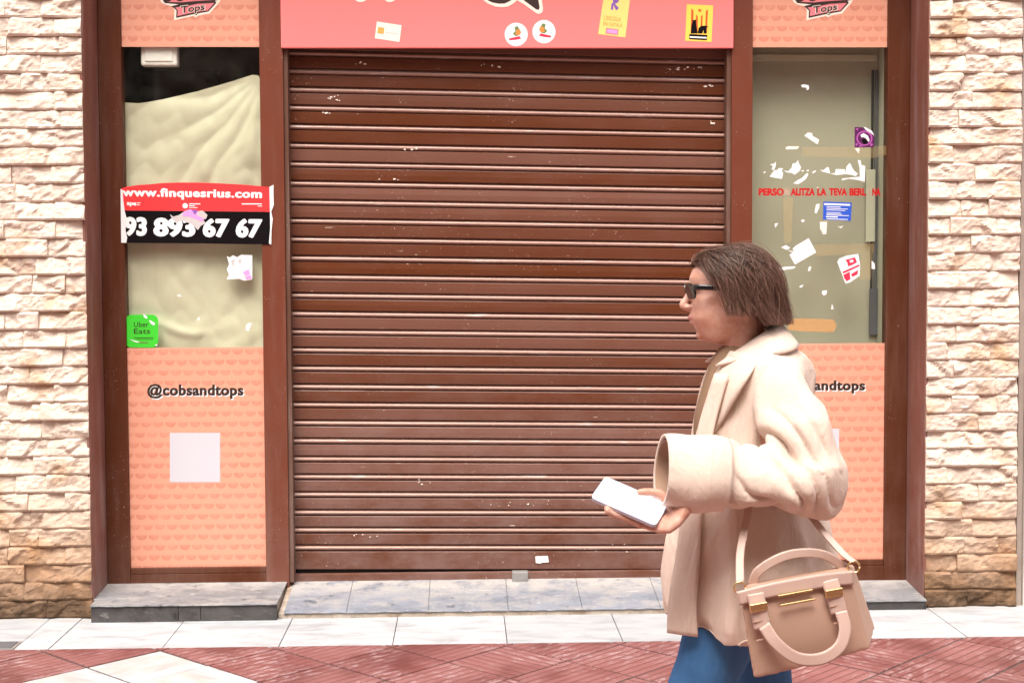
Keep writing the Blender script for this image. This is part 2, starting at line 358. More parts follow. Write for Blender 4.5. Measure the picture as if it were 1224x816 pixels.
for i in range(-9, 12):
    for j in range(-11, 9):
        pc, qc = P0 + (i+.5)*PER, Q0 + (j+.5)*PER
        # the white diamond: its apex where x-y=-.662 and x+y=-1.80
        di, dj = i + 3, j + 2
        white = (0 <= di < 2 and -2 <= dj < 0) or (0 <= di-9 < 2 and -2 <= dj-4 < 0 and False)
        rot = 90*((i*3+j*5+(i*j) % 3) % 2)
        tile_piece(pc, qc, random.uniform(-.0012, .0015), M['marble'] if white else M['tile'], rot)
band = box('pavement', -3.2, 3.6, -.5365, .02, -.016, -.006, M['grout'], None, 0); tag(band, kind='structure')
seams = [-3.15, -2.62] + [ground(u, v).x for u, v in ((14.7, 777), (57, 776), (193, 775), (332, 774), (469, 771), (606.5, 770.6), (745.5, 768))]
s0 = seams[-1]; seams += [s0+.475, s0+.945, ground(1155, 760).x, ground(1155, 760).x+.49, 3.0, 3.5]
for a, b in zip(seams[:-1], seams[1:]):
    cuts = [-.534, .015]
    if -1.35 < a < -.75: cuts = [-.534, -.13, .015]
    for y0, y1 in zip(cuts[:-1], cuts[1:]):
        o = box('slab', a+.0018, b-.0018, y0+.0012, y1-.0012, -.014, random.uniform(-.001, .001), M['marble'], band, .0012)
cov = thing('iron_cover', ground(2, 777), 'small dark iron cover set in the marble paving beside the stone wall', 'cover')
c0 = ground(-6, 776)
box('cover_plate', c0.x-.12, c0.x+.06, -.52, -.42, .0012, .006, M['plate_dark'], cov, .002)
box('cover_rim', c0.x-.13, c0.x+.072, -.533, -.408, -.002, .003, M['steel'], cov, .001)

# ================================================================ stone walls
def stone_wall(name, x0, x1, label, seed):
    rr = random.Random(seed)
    wl = thing(name, (.5*(x0+x1), .1, 0), label, 'wall', 'split-stone walls beside the shopfront')
    box('backing', x0+.001, x1-.001, .012, .34, -.01, TOPZ, M['mortar'], wl, 0)
    H = .0797; z = 0.0; row = 0
    while z < TOPZ - .01:
        x = x0; ln = rr.uniform(.10, .26)
        cuts = [x0]
        while cuts[-1] < x1 - .001:
            n = cuts[-1] + rr.choice((rr.uniform(.12, .2), rr.uniform(.18, .34)))
            if row == 0: pass
            if x1 - n < .09: n = x1
            cuts.append(n)
        if row % 2 and len(cuts) > 2: cuts[1] = x0 + max(.09, (cuts[1]-x0)*.6)
        for a, b in zip(cuts[:-1], cuts[1:]):
            L = b-a; nx = max(8, int(L/.0095)); nz = 9
            g = .0005; planes = []
            for k in range(max(2, int(L/.055)+rr.randint(0, 1))):
                planes.append((a+L*rr.random(), H*rr.uniform(.25, .75), rr.uniform(.016, .028), rr.uniform(-.22, .22), rr.uniform(-.38, .10)))
            cx_ = rr.uniform(0, 50); lift = rr.uniform(-.002, .003)
            def dep(px, pz):
                # each chip has its own plane; the nearest chip wins, as on a split face
                wx = px + .010*noise.noise(Vector((px*45, pz*50, cx_))); wz = pz + .010*noise.noise(Vector((px*45+9, pz*50, cx_)))
                ds = sorted(((wx-p[0])**2+(1.7*(wz-p[1]))**2, p) for p in planes)
                def ev(p): return p[2] + p[3]*(px-p[0]) + p[4]*(pz-p[1])
                d = ev(ds[0][1])
                if len(ds) > 1:
                    t_ = max(0.0, 1-(math.sqrt(ds[1][0])-math.sqrt(ds[0][0]))/.012)*.5; d = d*(1-t_)+ev(ds[1][1])*t_
                rg = 1-abs(noise.noise(Vector((px*21+cx_, pz*30, row*.7))))
                d += .009*(rg-.75) + .0030*noise.noise(Vector((px*60, pz*75+cx_, row)))
                return max(.003, min(.040, d+lift))
            V = []; Fc = []
            jag = rr.uniform(-.004, .004) if False else 0
            for iz in range(nz+1):
                for ix in range(nx+1):
                    px = a+g+(L-2*g)*ix/nx; pz = g+(H-2*g)*iz/nz
                    ed = min(px-a, b-px); ez = min(pz, H-pz)
                    k = min(1, .85+ed/.04)*min(1, .72+ez/.028)
                    jx = .0022*noise.noise(Vector((px*40, z*9+pz*60, 7))) if 0 < ix < nx else .0
                    V.append((px+jx, .010-dep(px, pz)*k, z+pz))
            nfr = len(V)
            for iz in range(nz):
                for ix in range(nx):
                    q = iz*(nx+1)+ix; Fc.append((q, q+1, q+nx+2, q+nx+1))
            ring = [i for i in range(nx+1)] + [(k+1)*(nx+1)+nx for k in range(nz)] + [nz*(nx+1)+nx-1-k for k in range(nx)] + [(nz-1-k)*(nx+1) for k in range(nz-1)]
            for q in ring: V.append((V[q][0], .016, V[q][2]))
            n = len(ring)
            for q in range(n): Fc.append((ring[q], nfr+q, nfr+(q+1) % n, ring[(q+1) % n]))
            mk('stone', V, Fc, M['stone'], wl)
        z += H; row += 1
    return wl
XE = at(1214, 640, 0).x
stone_wall('stone_wall', -2.75, X_L-.004, 'rough split-stone wall beside the window with the phone-number banner', 3)
stone_wall('stone_wall', X_R+.004, XE, 'narrow rough split-stone pier between brown reveal and pale neighbouring wall', 8)
nb = thing('neighbour_wall', (XE+.5, .1, 0), 'smooth pale plaster wall next to the narrow stone pier', 'wall')
box('plaster', XE+.034, XE+1.1, -.012, .3, -.01, TOPZ, M['wall_pale'], nb, .004)
box('joint_strip', XE+.004, XE+.030, -.002, .3, -.01, TOPZ, M['pipe'], nb, .004)

# ================================================================ reveals, sills
YF = .25
for x0, x1, lab in ((X_L-.0035, X_L+.0, 'l'), (X_R, X_R+.0035, 'r')):
    o = thing('door_jamb', (x0, .1, 0), 'dusty brown painted reveal beside the ' + ('banner window' if lab == 'l' else 'scrap-covered window'), 'jamb', 'brown reveals of the shopfront')
    box('jamb_face', x0, x1, .004, .33, -.005, TOPZ, M['reveal'], o, 0)
    if lab == 'l': box('edge_strip', x0-.012, x0-.0005, -.001, .02, -.005, TOPZ, M['reveal'], o, .002)
    else: box('edge_strip', x1+.0005, x1+.010, .002, .02, -.005, TOPZ, M['reveal'], o, .002)
def sloped(name, x0, x1, y0, z0, y1, z1, th, mat, parent, ch=0.0, rag=0):
    """slab sloping up from its front edge (y0,z0) to the rear (y1,z1), front edge a little ragged"""
    nx = max(2, int((x1-x0)/.02)); V = []; Fc = []
    for i in range(nx+1):
        x = x0+(x1-x0)*i/nx; j = rag*noise.noise(Vector((x*17, 3.3, y0)))
        c = rag*.6*noise.noise(Vector((x*31, 9.3, 1)))
        V += [(x, y0+abs(j), z0+c-.0025), (x, y0+abs(j)+.004, z0+c), (x, y1, z1), (x, y1, z1-th), (x, y0+abs(j), z0-th)]
    for i in range(nx):
        a, b = i*5, i*5+5
        for k in range(5): Fc.append((a+k, a+(k+1) % 5, b+(k+1) % 5, b+k))
    Fc += [(0, 1, 2, 3, 4)[::-1], tuple(nx*5+k for k in range(5))]
    bm = bmesh.new(); me = bpy.data.meshes.new('t'); me.from_pydata(V, [], Fc); bm.from_mesh(me); bpy.data.meshes.remove(me)
    return bmo(name, bm, mat, parent)
XM0, XM1 = at(313, 300, YF).x, at(341, 300, YF).x      # left mullion
XN0, XN1 = at(874, 300, YF).x, at(899, 300, YF).x      # right mullion
sl_ = thing('window_sill', (-1.23, .1, 0), 'worn grey stone sill under the banner window', 'sill', 'stone sills under the shop windows')
sloped('sill_slab', X_L+.012, -.829, -.108, .076, -.001, .080, .006, M['sill'], sl_, rag=.010)
sloped('sill_slab', X_L+.001, -.829, .0005, .080, .275, .096, .006, M['sill'], sl_, rag=.0)
box('sill_core', X_L+.016, -.834, -.068, .27, -.006, .066, M['riser_beige'], sl_, .002)
for a, b in ((X_L+.014, -1.262), (-1.260, -1.165), (-1.163, -.832)):
    box('riser_tile', a, b, -.098+random.uniform(0, .003), -.0685, -.006, .0665, M['riser'], sl_, .002)
th = thing('threshold', (.2, .1, 0), 'low bluish-grey tiled threshold under the roller shutter', 'threshold')
tx = [-.806] + [at(u, 712, .12).x for u in (418, 513, 606, 692, 783)]; d_ = .345
while tx[-1]+d_ < 1.70: tx.append(tx[-1]+d_)
tx[-1] = 1.735
for a, b in zip(tx[:-1], tx[1:]):
    sloped('threshold_tile', a+.001, b-.001, -.074, .028, .36, .086, .006, M['thresh'], th, rag=.008)
sloped('mortar_fill', -.8285, -.8065, -.066, .022, .36, .083, .02, M['riser_beige'], th, rag=.006)
box('mortar_riser', -.815, 1.735, -.066, -.03, -.006, .0205, M['riser_beige'], th, .005)
sr_ = thing('window_sill', (1.9, .1, 0), 'grey stone sill under the scrap-covered window beside stone pier', 'sill', 'stone sills under the shop windows')
sloped('sill_slab', 1.745, X_R-.001, -.058, .044, .275, .070, .006, M['sill'], sr_, rag=.007)
box('sill_core', 1.747, X_R-.003, -.028, .27, -.006, .036, M['riser_beige'], sr_, .002)
box('riser_tile', 1.745, X_R-.002, -.050, -.0285, -.006, .0365, M['riser'], sr_, .002)

# ================================================================ shop windows
ZT, ZL, ZB = 2.547, 1.180, .165
def window(name, x0, x1, fx0, fx1, label):
    wn = thing(name, (.5*(x0+x1), YF, .09), label, 'shop window', 'shop windows either side of the shutter')
    box('stile', fx0, x0, YF, .315, .066, TOPZ, M['frame' if fx0 < -1.5 else 'mullion'], wn, .003)
    box('stile', x1, fx1, YF, .315, .066, TOPZ, M['frame' if fx1 > 1.9 else 'mullion'], wn, .003)
    box('bottom_rail', x0+.0005, x1-.0005, YF+.002, .31, .066, .135, M['frame'], wn, .002)
    box('glazing_bead', x0+.0005, x1-.0005, YF+.006, .31, .1355, ZB, M['frame'], wn, .004)
    mk('glass_pane', [(x0-.004, .274, ZB-.01), (x1+.004, .274, ZB-.01), (x1+.004, .274, TOPZ-.01), (x0-.004, .274, TOPZ-.01)], [(0, 1, 2, 3)], M['glass'], wn)
    return wn
xa0, xa1 = -1.548, XM0
xb0, xb1 = XN1, 1.958
# --- window with banner
wA = window('shop_window', xa0, xa1, X_L+.0015, XM1, 'brown-framed shop window with banner and crumpled cream sheet behind glass')
up_ = box('printed_panel', xa0-.003, xa1+.003, .268, .2715, ZT, TOPZ-.02, M['peach'], wA, 0); tag(up_, 'peach upper window panel with cup pattern and ribbon logo')
lo_ = box('printed_panel', xa0-.003, xa1+.003, .268, .2715, ZB-.008, ZL, M['peach'], wA, 0); tag(lo_, 'peach lower window panel with cup pattern and handle text')
wB = window('shop_window', xb0, xb1, XN0, X_R-.0015, 'brown-framed shop window with torn paper scraps and red lettering')
upB = box('printed_panel', xb0-.003, xb1+.003, .268, .2715, ZT, TOPZ-.02, M['peach'], wB, 0); tag(upB, 'peach upper window panel with cup pattern and ribbon logo')
loB = box('printed_panel', xb0-.003, xb1+.003, .268, .2715, ZB-.008, ZL, M['peach'], wB, 0); tag(loB, 'peach lower window panel behind the walking person')
YP = .2672
def logo(u, v, parent):
    def P(pts): return [(a+u, b+v) for a, b in pts]
    poly('logo_outline', P([(-34, -40), (-34, -2), (-31, 3.5), (-26, 6), (-18, 8), (-15.5, 12.5), (-16, 24.5), (-9, 23), (7, 19.5), (10, 21), (13, 19), (26.5, 16.5), (38, 3.5), (41, -3), (41, -40)]), YP, .0006, M['cream'], parent)
    poly('logo_ribbon_edge', P([(-31, -36), (-30.5, -1), (-27, 4), (-10, 5.5), (-19, 7.6), (-13, 12.8), (-13.5, 21.8), (8, 17), (11, 18.5), (12.5, 16.3), (25.2, 14), (34.6, 3.8), (33, 1.2), (37, .2), (37.5, -36)]), YP-.0006, .0005, M['ink'], parent)
    poly('logo_ribbon', P([(-27, -33), (-26.5, -1), (-24.5, 2.6), (-8, 3.2), (7, 1.8), (31, .2), (31, -33)]), YP-.0012, .0005, M['rose'], parent)
    poly('logo_ribbon', P([(-14.5, 9.2), (-3, 8.2), (12, 5), (32.4, 3.9), (24.5, 12.7), (8, 15.2), (-12, 19.5), (-11.4, 13)]), YP-.0012, .0005, M['rose'], parent)
    text('logo_lettering', 'Tops', [(-9+u, 7.5+v), (22+u, 3+v), (21.5+u, 15.5+v), (-9+u, 20+v)], YP-.002, M['cream'], parent, .045)
    text('logo_lettering', 'Tops', [(-8+u, 8+v), (21+u, 4+v), (20.5+u, 14.5+v), (-8+u, 19+v)], YP-.0026, M['ink'], parent, .018)
    for c, r in (((-24, -3), 6), ((-9, -4), 6.5), ((7, -5), 6)): poly('logo_letter_bowl', P(disc_uv(c[0], c[1], r, r*.9, 20)), YP-.0018, .0005, M['ink'], parent)
logo(224, 0, up_); logo(980, 0, upB)
for (u0, u1, v0, v1, par) in ((176, 291, 458.5, 476.5, lo_), (919, 1034, 453.5, 470, loB)):
    text('handle_shadow', '@cobsandtops', rq(u0+1.3, v0+1.4, u1+1.3, v1+1.6), YP, M['white'], par, .042, 1.06)
    text('handle_lettering', '@cobsandtops', rq(u0, v0, u1, v1), YP-.0008, M['ink'], par, .042, 1.06)
c1 = poly('code_card', rq(203, 517, 263, 576), YP, .0006, M['card']); tag(c1, 'blank white square card on peach panel under the handle text beside stone sill', 'card', 'white cards on the peach panels')
c2 = poly('code_card', rq(942, 512, 1003, 570), YP, .0006, M['card']); tag(c2, "white square card mostly hidden behind the walking person's coat", 'card', 'white cards on the peach panels')
# interior behind the banner window
rm = thing('display_room', (-1.2, .9, .1), 'dark unlit shop interior seen above the crumpled cream sheet', 'room')
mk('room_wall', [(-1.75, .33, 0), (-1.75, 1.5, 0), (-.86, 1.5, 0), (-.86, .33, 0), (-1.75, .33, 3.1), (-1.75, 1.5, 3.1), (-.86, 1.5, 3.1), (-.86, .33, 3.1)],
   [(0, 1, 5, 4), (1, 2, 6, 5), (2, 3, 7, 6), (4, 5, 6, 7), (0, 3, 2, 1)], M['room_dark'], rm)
box('shelf_panel', at(173, 85, 1.2).x, at(262, 85, 1.2).x, 1.15, 1.2, 1.9, at(173, 87, 1.2).z, M['black'], rm, .003)
wb = thing('wall_unit', at(190, 78, .30), 'small white rounded plastic unit hanging behind glass above cream sheet', 'plastic unit')
bmw = bmesh.new(); pA, pB = at(167.5, 40, .29), at(212, 79, .29); bm_box(bmw, pA.x, pB.x, .29, .35, pB.z, pA.z, .012, 3); bmo('unit_body', bmw, M['plastic_white'], wb)
bmw = bmesh.new(); bm_box(bmw, pA.x+.02, pB.x-.02, .286, .2905, pB.z+.02, pA.z-.02, .002, 1); bmo('unit_cover', bmw, M['plastic_white'], wb)
# crumpled sheet
V = []; Fc = []; NX, NZ = 70, 130
zb = 1.12
def sheet_top(t):
    pts = ((0, 122), (.14, 123), (.30, 118.5), (.55, 109), (.80, 96.5), (.93, 89), (.97, 89.5), (1.0, 98))
    for (a, va), (b, vb) in zip(pts[:-1], pts[1:]):
        if a <= t <= b: return va+(vb-va)*(t-a)/(b-a)
    return 98
for j in range(NZ+1):
    for i in range(NX+1):
        t = i/NX; u = 143+t*172; zt = at(u, sheet_top(t), .30).z; s = j/NZ
        x = at(u, 250, .30).x; z = zb+(zt-zb)*s
        p = Vector((x*3.2, z*1.6, 0))
        # soft folds fanning out from the pinned upper corner, slack lower down
        ang = math.atan2(2.42-z, -.93-x+.02); rad = math.hypot(2.42-z, -.93-x)
        wv_ = ang*11 + 1.6*noise.noise(Vector((x*4, z*3, 4)))
        f = .011*(abs(math.sin(wv_))-.5)*min(1, rad*2.2)*max(.0, 1-rad*.72)
        f += .020*noise.noise(p*1.3) + .012*abs(noise.noise(Vector((x*5+z*2, z*3-x*3, 2)))) + .006*abs(noise.noise(Vector((x*14, z*9, 5))))
        f += .008*math.exp(-((z-1.29-.05*math.cos(t*6))/.022)**2)*math.exp(-((t-.42)/.22)**2)
        f += .012*noise.noise(Vector((x*2.2+8, z*5, 1)))*max(0, 1.6-z)
        V.append((x, .322-f*1.15, z))
for j in range(NZ):
    for i in range(NX):
        q = j*(NX+1)+i; Fc.append((q, q+1, q+NX+2, q+NX+1))
V = [(x, max(y, .283), z) for x, y, z in V]
sh = mk('paper_sheet', V, Fc, M['sheet'], None, True); tag(sh, 'large crumpled cream sheet hung behind glass with slanting top edge', 'sheet')
# shallow pale display behind the other window
dr = thing('display_box', (1.6, .4, .1), 'shallow pale grey-green display niche behind scrap-covered window glass', 'display box')
yb = .44; xs = xb1+.012
box('back_wall', xb0-.05, xs-.001, yb, yb+.02, .2, TOPZ, M['room_pale'], dr, 0)
box('side_wall', xs, xs+.02, .318, yb+.02, .2, TOPZ, M['room_side'], dr, 0)
box('side_wall', xb0-.07, xb0-.051, .318, yb+.02, .2, TOPZ, M['room_side'], dr, 0)
zc = at(980, 66, yb).z
box('top_rail', xb0-.049, xs-.012, yb-.02, yb-.001, zc-.03, zc, M['room_side'], dr, .004)
box('top_board', xb0-.05, xs-.001, .32, yb-.0005, zc+.03, zc+.05, M['room_side'], dr, .002)
g0 = at(1041.5, 100, yb).x
box('door_edge', g0, g0+.010, yb-.012, yb-.0005, at(1040, 400, yb).z, at(1040, 84, yb).z, M['black'], dr, .001)
box('door_edge', g0+.016, g0+.030, yb-.010, yb-.0005, at(1040, 400, yb).z, at(1040, 84, yb).z, M['plate_dark'], dr, .001)
box('door_edge', g0-.006, g0+.036, yb-.016, yb-.0125, at(1040, 400, yb).z, at(1040, 345, yb).z, M['plate_dark'], dr, .001)
box('patch_board', at(1033.5, 250, yb).x, at(1044.5, 250, yb).x, yb-.022, yb-.017, at(1040, 289, yb).z, at(1040, 203, yb).z, M['room_side'], dr, .001)

# ================================================================ fascia sign
YS = .236
fa0, fa1 = at(335.5, 30, YS).x, at(876.8, 30, YS).x
zf = at(600, 57.5, YS).z
sg = thing('shop_sign', (.2, YS, zf), 'coral pink shop fascia board above the brown roller shutter', 'sign')
box('sign_board', fa0, fa1, YS, .262, zf, TOPZ, M['pink'], sg, .003)
tp = [(573, -60), (573, -6), (577, 0), (583, 4.6), (592, 8.2), (600, 9), (607, 8.2), (613, 5), (618, .8), (626, 5.2), (641, 16.2), (645, 17), (648.5, 14.5), (649, 10), (647.5, 0), (646, -60)]
poly('ampersand_outline', tp, YS-.0012, .001, M['cream'], sg)
poly('ampersand', [(577, -56), (577.5, -5), (582, 0), (588, 3), (596, 4.6), (603, 4.4), (609, 1.8), (615, -3), (619, -4), (624, -1), (641, 11.5), (644, 12), (645, 9), (643.5, 0), (641, -56)], YS-.002, .0007, M['ink'], sg)
poly('letter_edge', disc_uv(431, -22, 15, 25), YS-.0012, .001, M['cream'], sg); poly('letter_edge', disc_uv(466, -22, 14, 25), YS-.0012, .001, M['cream'], sg)
YK = YS-.0006
def sticker(name, label, cat, uv, mat, Y=YK, group=None, th=.0005):
    c = np.mean(np.array(uv), axis=0); o = thing(name, at(c[0], c[1], Y), label, cat, group)
    poly('backing_paper', uv, Y, th, mat, o); return o
s1 = sticker('sticker', 'small tilted cream business-card sticker on the pink fascia', 'sticker', [(450.5, 26), (480, 30.5), (477.5, 50.5), (448, 46)], M['cream'])
poly('sticker_mark', [(452, 32.5), (459.5, 33.5), (458.5, 41), (451, 40)], YK-.0004, .0003, M['ochre'], s1)
poly('sticker_mark', [(460, 38.6), (476, 40), (476, 40.9), (460, 39.6)], YK-.0004, .0003, M['grey_paper'], s1)
for (cx, cy, fl, lab) in ((617, 41.5, 1, 'round white sticker touching the lower edge of the pink fascia'), (650.2, 38.2, -1, 'round white sticker on pink fascia just clear of its lower edge')):
    s = sticker('round_sticker', lab, 'sticker', disc_uv(cx, cy, 13.8, 14), M['white'], YK, 'round stickers on the fascia')
    poly('sticker_rim', disc_uv(cx, cy, 12.6, 12.8), YK-.0003, .0002, M['cream'], s)
    poly('sticker_field', disc_uv(cx, cy, 12.0, 12.2), YK-.0006, .0002, M['white'], s)
    poly('sticker_blot', [(cx-2*fl+a*fl, cy-4+b) for a, b in ((0, -5), (4, -6), (6, -1), (6, 5), (1, 6), (-2, 3), (1, 0))], YK-.0009, .0002, M['leaf'], s)
    poly('sticker_blot', [(cx-1*fl+a*fl, cy-4+b) for a, b in ((1, -1), (5, -3), (7, 2), (4, 5), (0, 4))], YK-.0012, .0002, M['orange'], s)
    poly('sticker_blot', [(cx-3*fl+a*fl, cy+2+b) for a, b in ((-6, 3), (0, 1.5), (7, 0), (9, 3), (2, 4.5), (-5, 5))], YK-.0009, .0002, M['crimson'], s)
s = sticker('sticker', 'tall faded yellow sticker with two lines of lettering on pink fascia', 'sticker', [(722, -6), (753, -1), (747.5, 45), (715, 41)], M['yellow_pale'])
text('sticker_lettering', "L'ESCOLA", [(722, 18.5), (742.5, 20.8), (742, 26), (721.5, 24)], YK-.0004, M['ochre'], s, .02)
text('sticker_lettering', "EN CATALÀ", [(721.5, 25), (744.5, 27.5), (744, 33), (721, 30.8)], YK-.0004, M['ochre'], s, .02)
poly('sticker_mark', [(724.5, 33.5), (739.5, 35.3), (738.8, 42.4), (723.8, 40.5)], YK-.0004, .0003, M['rose'], s)
poly('sticker_mark', [(726, 35.2), (738, 36.6), (737.6, 40.8), (725.5, 39.2)], YK-.0008, .0003, M['lilac'], s)
poly('sticker_mark', [(731, 4), (733.5, 4), (733, 12), (730, 12)], YK-.0004, .0003, M['violet'], s)
poly('sticker_mark', [(733.5, -4), (741, -2), (739, 3), (735, 5), (740, 10), (736.5, 13), (734, 8), (732.5, 2)], YK-.0004, .0003, M['violet'], s)
s = sticker('sticker', 'bright yellow sticker with red stripes and black cat shapes on pink fascia', 'sticker', [(821, 5.5), (852.5, 7), (850.5, 50.5), (819, 49)], M['yellow'])
for pts in ([(826.3, 10), (829, 13), (828.5, 40), (825.5, 40)], [(832, 17.5), (834.2, 20), (834, 40), (831.5, 40)], [(837.8, 20), (840, 17.5), (839.5, 40), (837, 40)], [(843.6, 13.5), (846.3, 11.5), (845, 40), (842.8, 40)]):
    poly('stripe', pts, YK-.0004, .0003, M['stripe'], s)
poly('star', [(836.5+(3.1 if k % 2 == 0 else 1.25)*math.sin(k*math.pi/5), 12.8-(3.1 if k % 2 == 0 else 1.25)*math.cos(k*math.pi/5)) for k in range(10)], YK-.0004, .0003, M['stripe'], s)
poly('cat_shape', [(825.5, 40.3), (826.5, 31), (827.5, 27), (828, 23), (829, 24.3), (830.8, 24.3), (832, 23), (832, 27), (832.6, 32), (834, 40.3)], YK-.0008, .0003, M['black_print'], s)
poly('cat_shape', [(834, 40.3), (835, 34), (838, 31.2), (843, 31), (847, 32.3), (844.5, 33.5), (844.5, 40.3), (841, 40.3), (841, 36), (839.5, 40.3)], YK-.0008, .0003, M['black_print'], s)
poly('text_bar', [(824, 41), (845.5, 42), (845, 48.4), (823.8, 47.2)], YK-.0004, .0003, M['black_print'], s)
poly('text_bar', [(824.6, 43.6), (844.8, 44.6), (844.6, 46.4), (824.4, 45.4)], YK-.0008, .0003, M['white'], s)

# ================================================================ roller shutter
YR = .335
LZ = [41, 63, 85, 107, 129, 151.5, 174, 196.3, 219.2, 241.6, 263.9, 286.2, 308.6, 331, 353.1, 375, 396.7, 418.3, 440.2, 462, 483.7, 505.3, 526.8, 548.5, 569.8, 590.9, 612.3, 633.4, 654.6]
def right_v(v): return v + 524*(.0228*(655-v)/565)
zl = [at(345, v, YR).z for v in LZ]; zr = [at(869, right_v(v), YR).z for v in LZ]
sx0, sx1 = at(341, 300, YR).x-.01, at(872, 300, YR).x+.012
st = thing('roller_shutter', (.2, YR, .09), 'closed dark brown metal roller shutter with white paint flecks', 'roller shutter')
def extrude_profile(name, prof, zl_, zr_, mat, parent, bend=None):
    """profile of (y, z) swept from the left guide to the right one, with its own left and right height"""
    nx = 12; V = []; Fc = []; k = len(prof); rr = random.Random(name+str(zl_))
    ph = rr.uniform(0, 6); am = rr.uniform(.0003, .0011)
    for i in range(nx+1):
        t = i/nx; x = sx0+(sx1-sx0)*t; zz = zl_+(zr_-zl_)*t
        for y, z_ in prof: V.append((x, y+am*math.sin(ph+t*7), zz+z_))
    for i in range(nx):
        for j in range(k-1): Fc.append((i*k+j, (i+1)*k+j, (i+1)*k+j+1, i*k+j+1))
    o = mk(name, V, Fc, mat, parent)
    return o
def arc_prof(yc, zc, r, a0, a1, n):
    return [(yc - r*math.cos(R(a0+(a1-a0)*i/n)), zc + r*math.sin(R(a0+(a1-a0)*i/n))) for i in range(n+1)]
zl.append(at(345, 687, YR).z); zr.append(at(869, 684, YR).z)
for k in range(len(zl)-1):
    h = zl[k]-zl[k+1]                      # slat between bead k (top) and bead k+1
    h = min(h, zr[k]-zr[k+1])
    last = k == len(zl)-2
    tilt = random.uniform(-.0016, .0016)
    # flat face with rolled upper and lower lips, dark channel and bead above it
    prof = [(.012, -h+.0155), (.001, -h+.017), (-.0005, -h+.0195)] + [(-.0005-.0012+tilt*.0, -h*.5)] + [(-.0012+tilt, -.0185), (.0008, -.0160), (.014, -.0150)]
    prof = [(YR+y, z_) for y, z_ in prof]
    sla = extrude_profile('slat', prof, zl[k], zr[k], M['slat'], st)
    bead = [(YR+.016, -.0150), (YR+.013, -.0105)] + arc_prof(YR+.004, -.0005, .0076, -70, 75, 8) + [(YR+.014, .0105), (YR+.016, .0160)]
    bo = extrude_profile('bead', bead, zl[k], zr[k], M['bead'], sla)
    for p in bo.data.polygons: p.use_smooth = True
box('backing_sheet', sx0, sx1, YR+.022, YR+.026, .09, TOPZ, M['black'], st, 0)
zb0, zb1 = at(600, 692.5, YR-.012).z, at(600, 683, YR-.012).z
bb = box('bottom_bar', sx0+.006, sx1-.006, YR-.018, YR+.014, zb0, zb1, M['slat'], st, .004)
box('bar_shadow_gap', sx0, sx1, YR+.0145, YR+.0215, .08, zb1+.02, M['black'], bb, 0)
lk = at(621.5, 689, YR-.03)
bml = bmesh.new(); bm_box(bml, lk.x-.037, lk.x+.037, YR-.06, YR-.019, lk.z-.032, lk.z+.030, .004, 2); lkb = bmo('lock_block', bml, M['steel'], st)
box('lock_cap', lk.x-.031, lk.x+.031, YR-.0625, YR-.0602, lk.z-.008, lk.z+.026, M['steel'], lkb, .001)
box('guide_rail', XM1+.0005, XM1+.020, .262, YR-.004, .088, zf-.001, M['guide'], st, .002)
box('guide_rail', XN0-.020, XN0-.0005, .262, YR-.004, .088, zf-.001, M['guide'], st, .002)
box('shutter_box_lip', XM1+.0005, XN0-.0005, .264, YR+.02, zf+.012, TOPZ, M['frame'], st, .001)
rf = random.Random(21)
for (u, v, wd_, hh, n_) in ((392, 117, 15, 7, 7), (384, 135, 16, 2, 3), (425, 76, 14, 4, 4), (575, 78, 22, 5, 6), (800, 82, 46, 3, 9), (832, 103, 20, 3, 4), (846, 146, 12, 3, 3), (480, 178, 24, 2, 4), (452, 215, 30, 2, 3), (600, 600, 60, 8, 6), (500, 575, 50, 9, 6), (690, 655, 60, 10, 6), (420, 640, 50, 8, 5)):
    for q in range(n_):
        cx, cy = u+rf.uniform(0, wd_), v+rf.uniform(-.5, .5)*hh; r0 = rf.uniform(.5, 1.5)
        if v > 500: r0 *= .7
        poly('paint_fleck', [(cx+r0*rf.uniform(.5, 1.3)*math.cos(a)*rf.choice((1, 1.8)), cy+r0*rf.uniform(.5, 1.2)*math.sin(a)) for a in np.linspace(0, 2*math.pi, 7)[:-1]], YR-.0042, .0035, M['cream'], st)
tl = tag(poly('torn_label', [(640, 664.5), (655, 664), (656, 671.5), (648, 672), (646, 673), (640.5, 672.5)], YR-.004, .0006, M['white']), 'tiny torn white label near the foot of the shutter beside the lock block', 'label')

# ================================================================ stickers and paper on the windows
YG = .2665
bn = thing('banner', at(235, 290, .246), 'red and black agency banner with web address and phone number across window', 'banner')
YB = .2462
top = [(144, 226), (150, 223.5), (165, 221.3), (178, 220.5), (195, 218.8), (215, 218.2), (235, 218.3), (262, 219.2), (290, 220.8), (311, 222.6), (322.5, 224)]
poly('banner_red', top + [(323, 253.5), (312, 253), (147, 251.5), (145.5, 250)], YB, .0008, M['red_print'], bn)
poly('banner_black', [(147, 251.6), (312, 253.1), (323, 253.6), (323.5, 292), (300, 292), (240, 291), (146.5, 290.3)], YB, .0008, M['black_print'], bn)
poly('torn_edge', [(144, 226), (146.5, 227), (147.5, 240), (149, 252), (151.5, 262), (150, 275), (152, 284), (151, 290.4), (144.8, 290)], YB-.0006, .0005, M['white'], bn)
poly('torn_edge', [(322, 223.5), (327, 221), (326.8, 232), (327.3, 245), (324.2, 253), (326, 262), (324.5, 276), (324.2, 292.5), (321.5, 291), (323, 272), (322.6, 250)], YB-.0006, .0005, M['white'], bn)
text('banner_lettering', 'www.finquesrius.com', [(145.5, 224.3), (313.5, 226.5), (313, 240), (146.5, 237.8)], YB-.0012, M['white'], bn, .045, 1.08)
text('banner_lettering', '93', [(148, 259), (176, 259.5), (175.5, 282.5), (149, 282)], YB-.0004, M['white'], bn, .06)
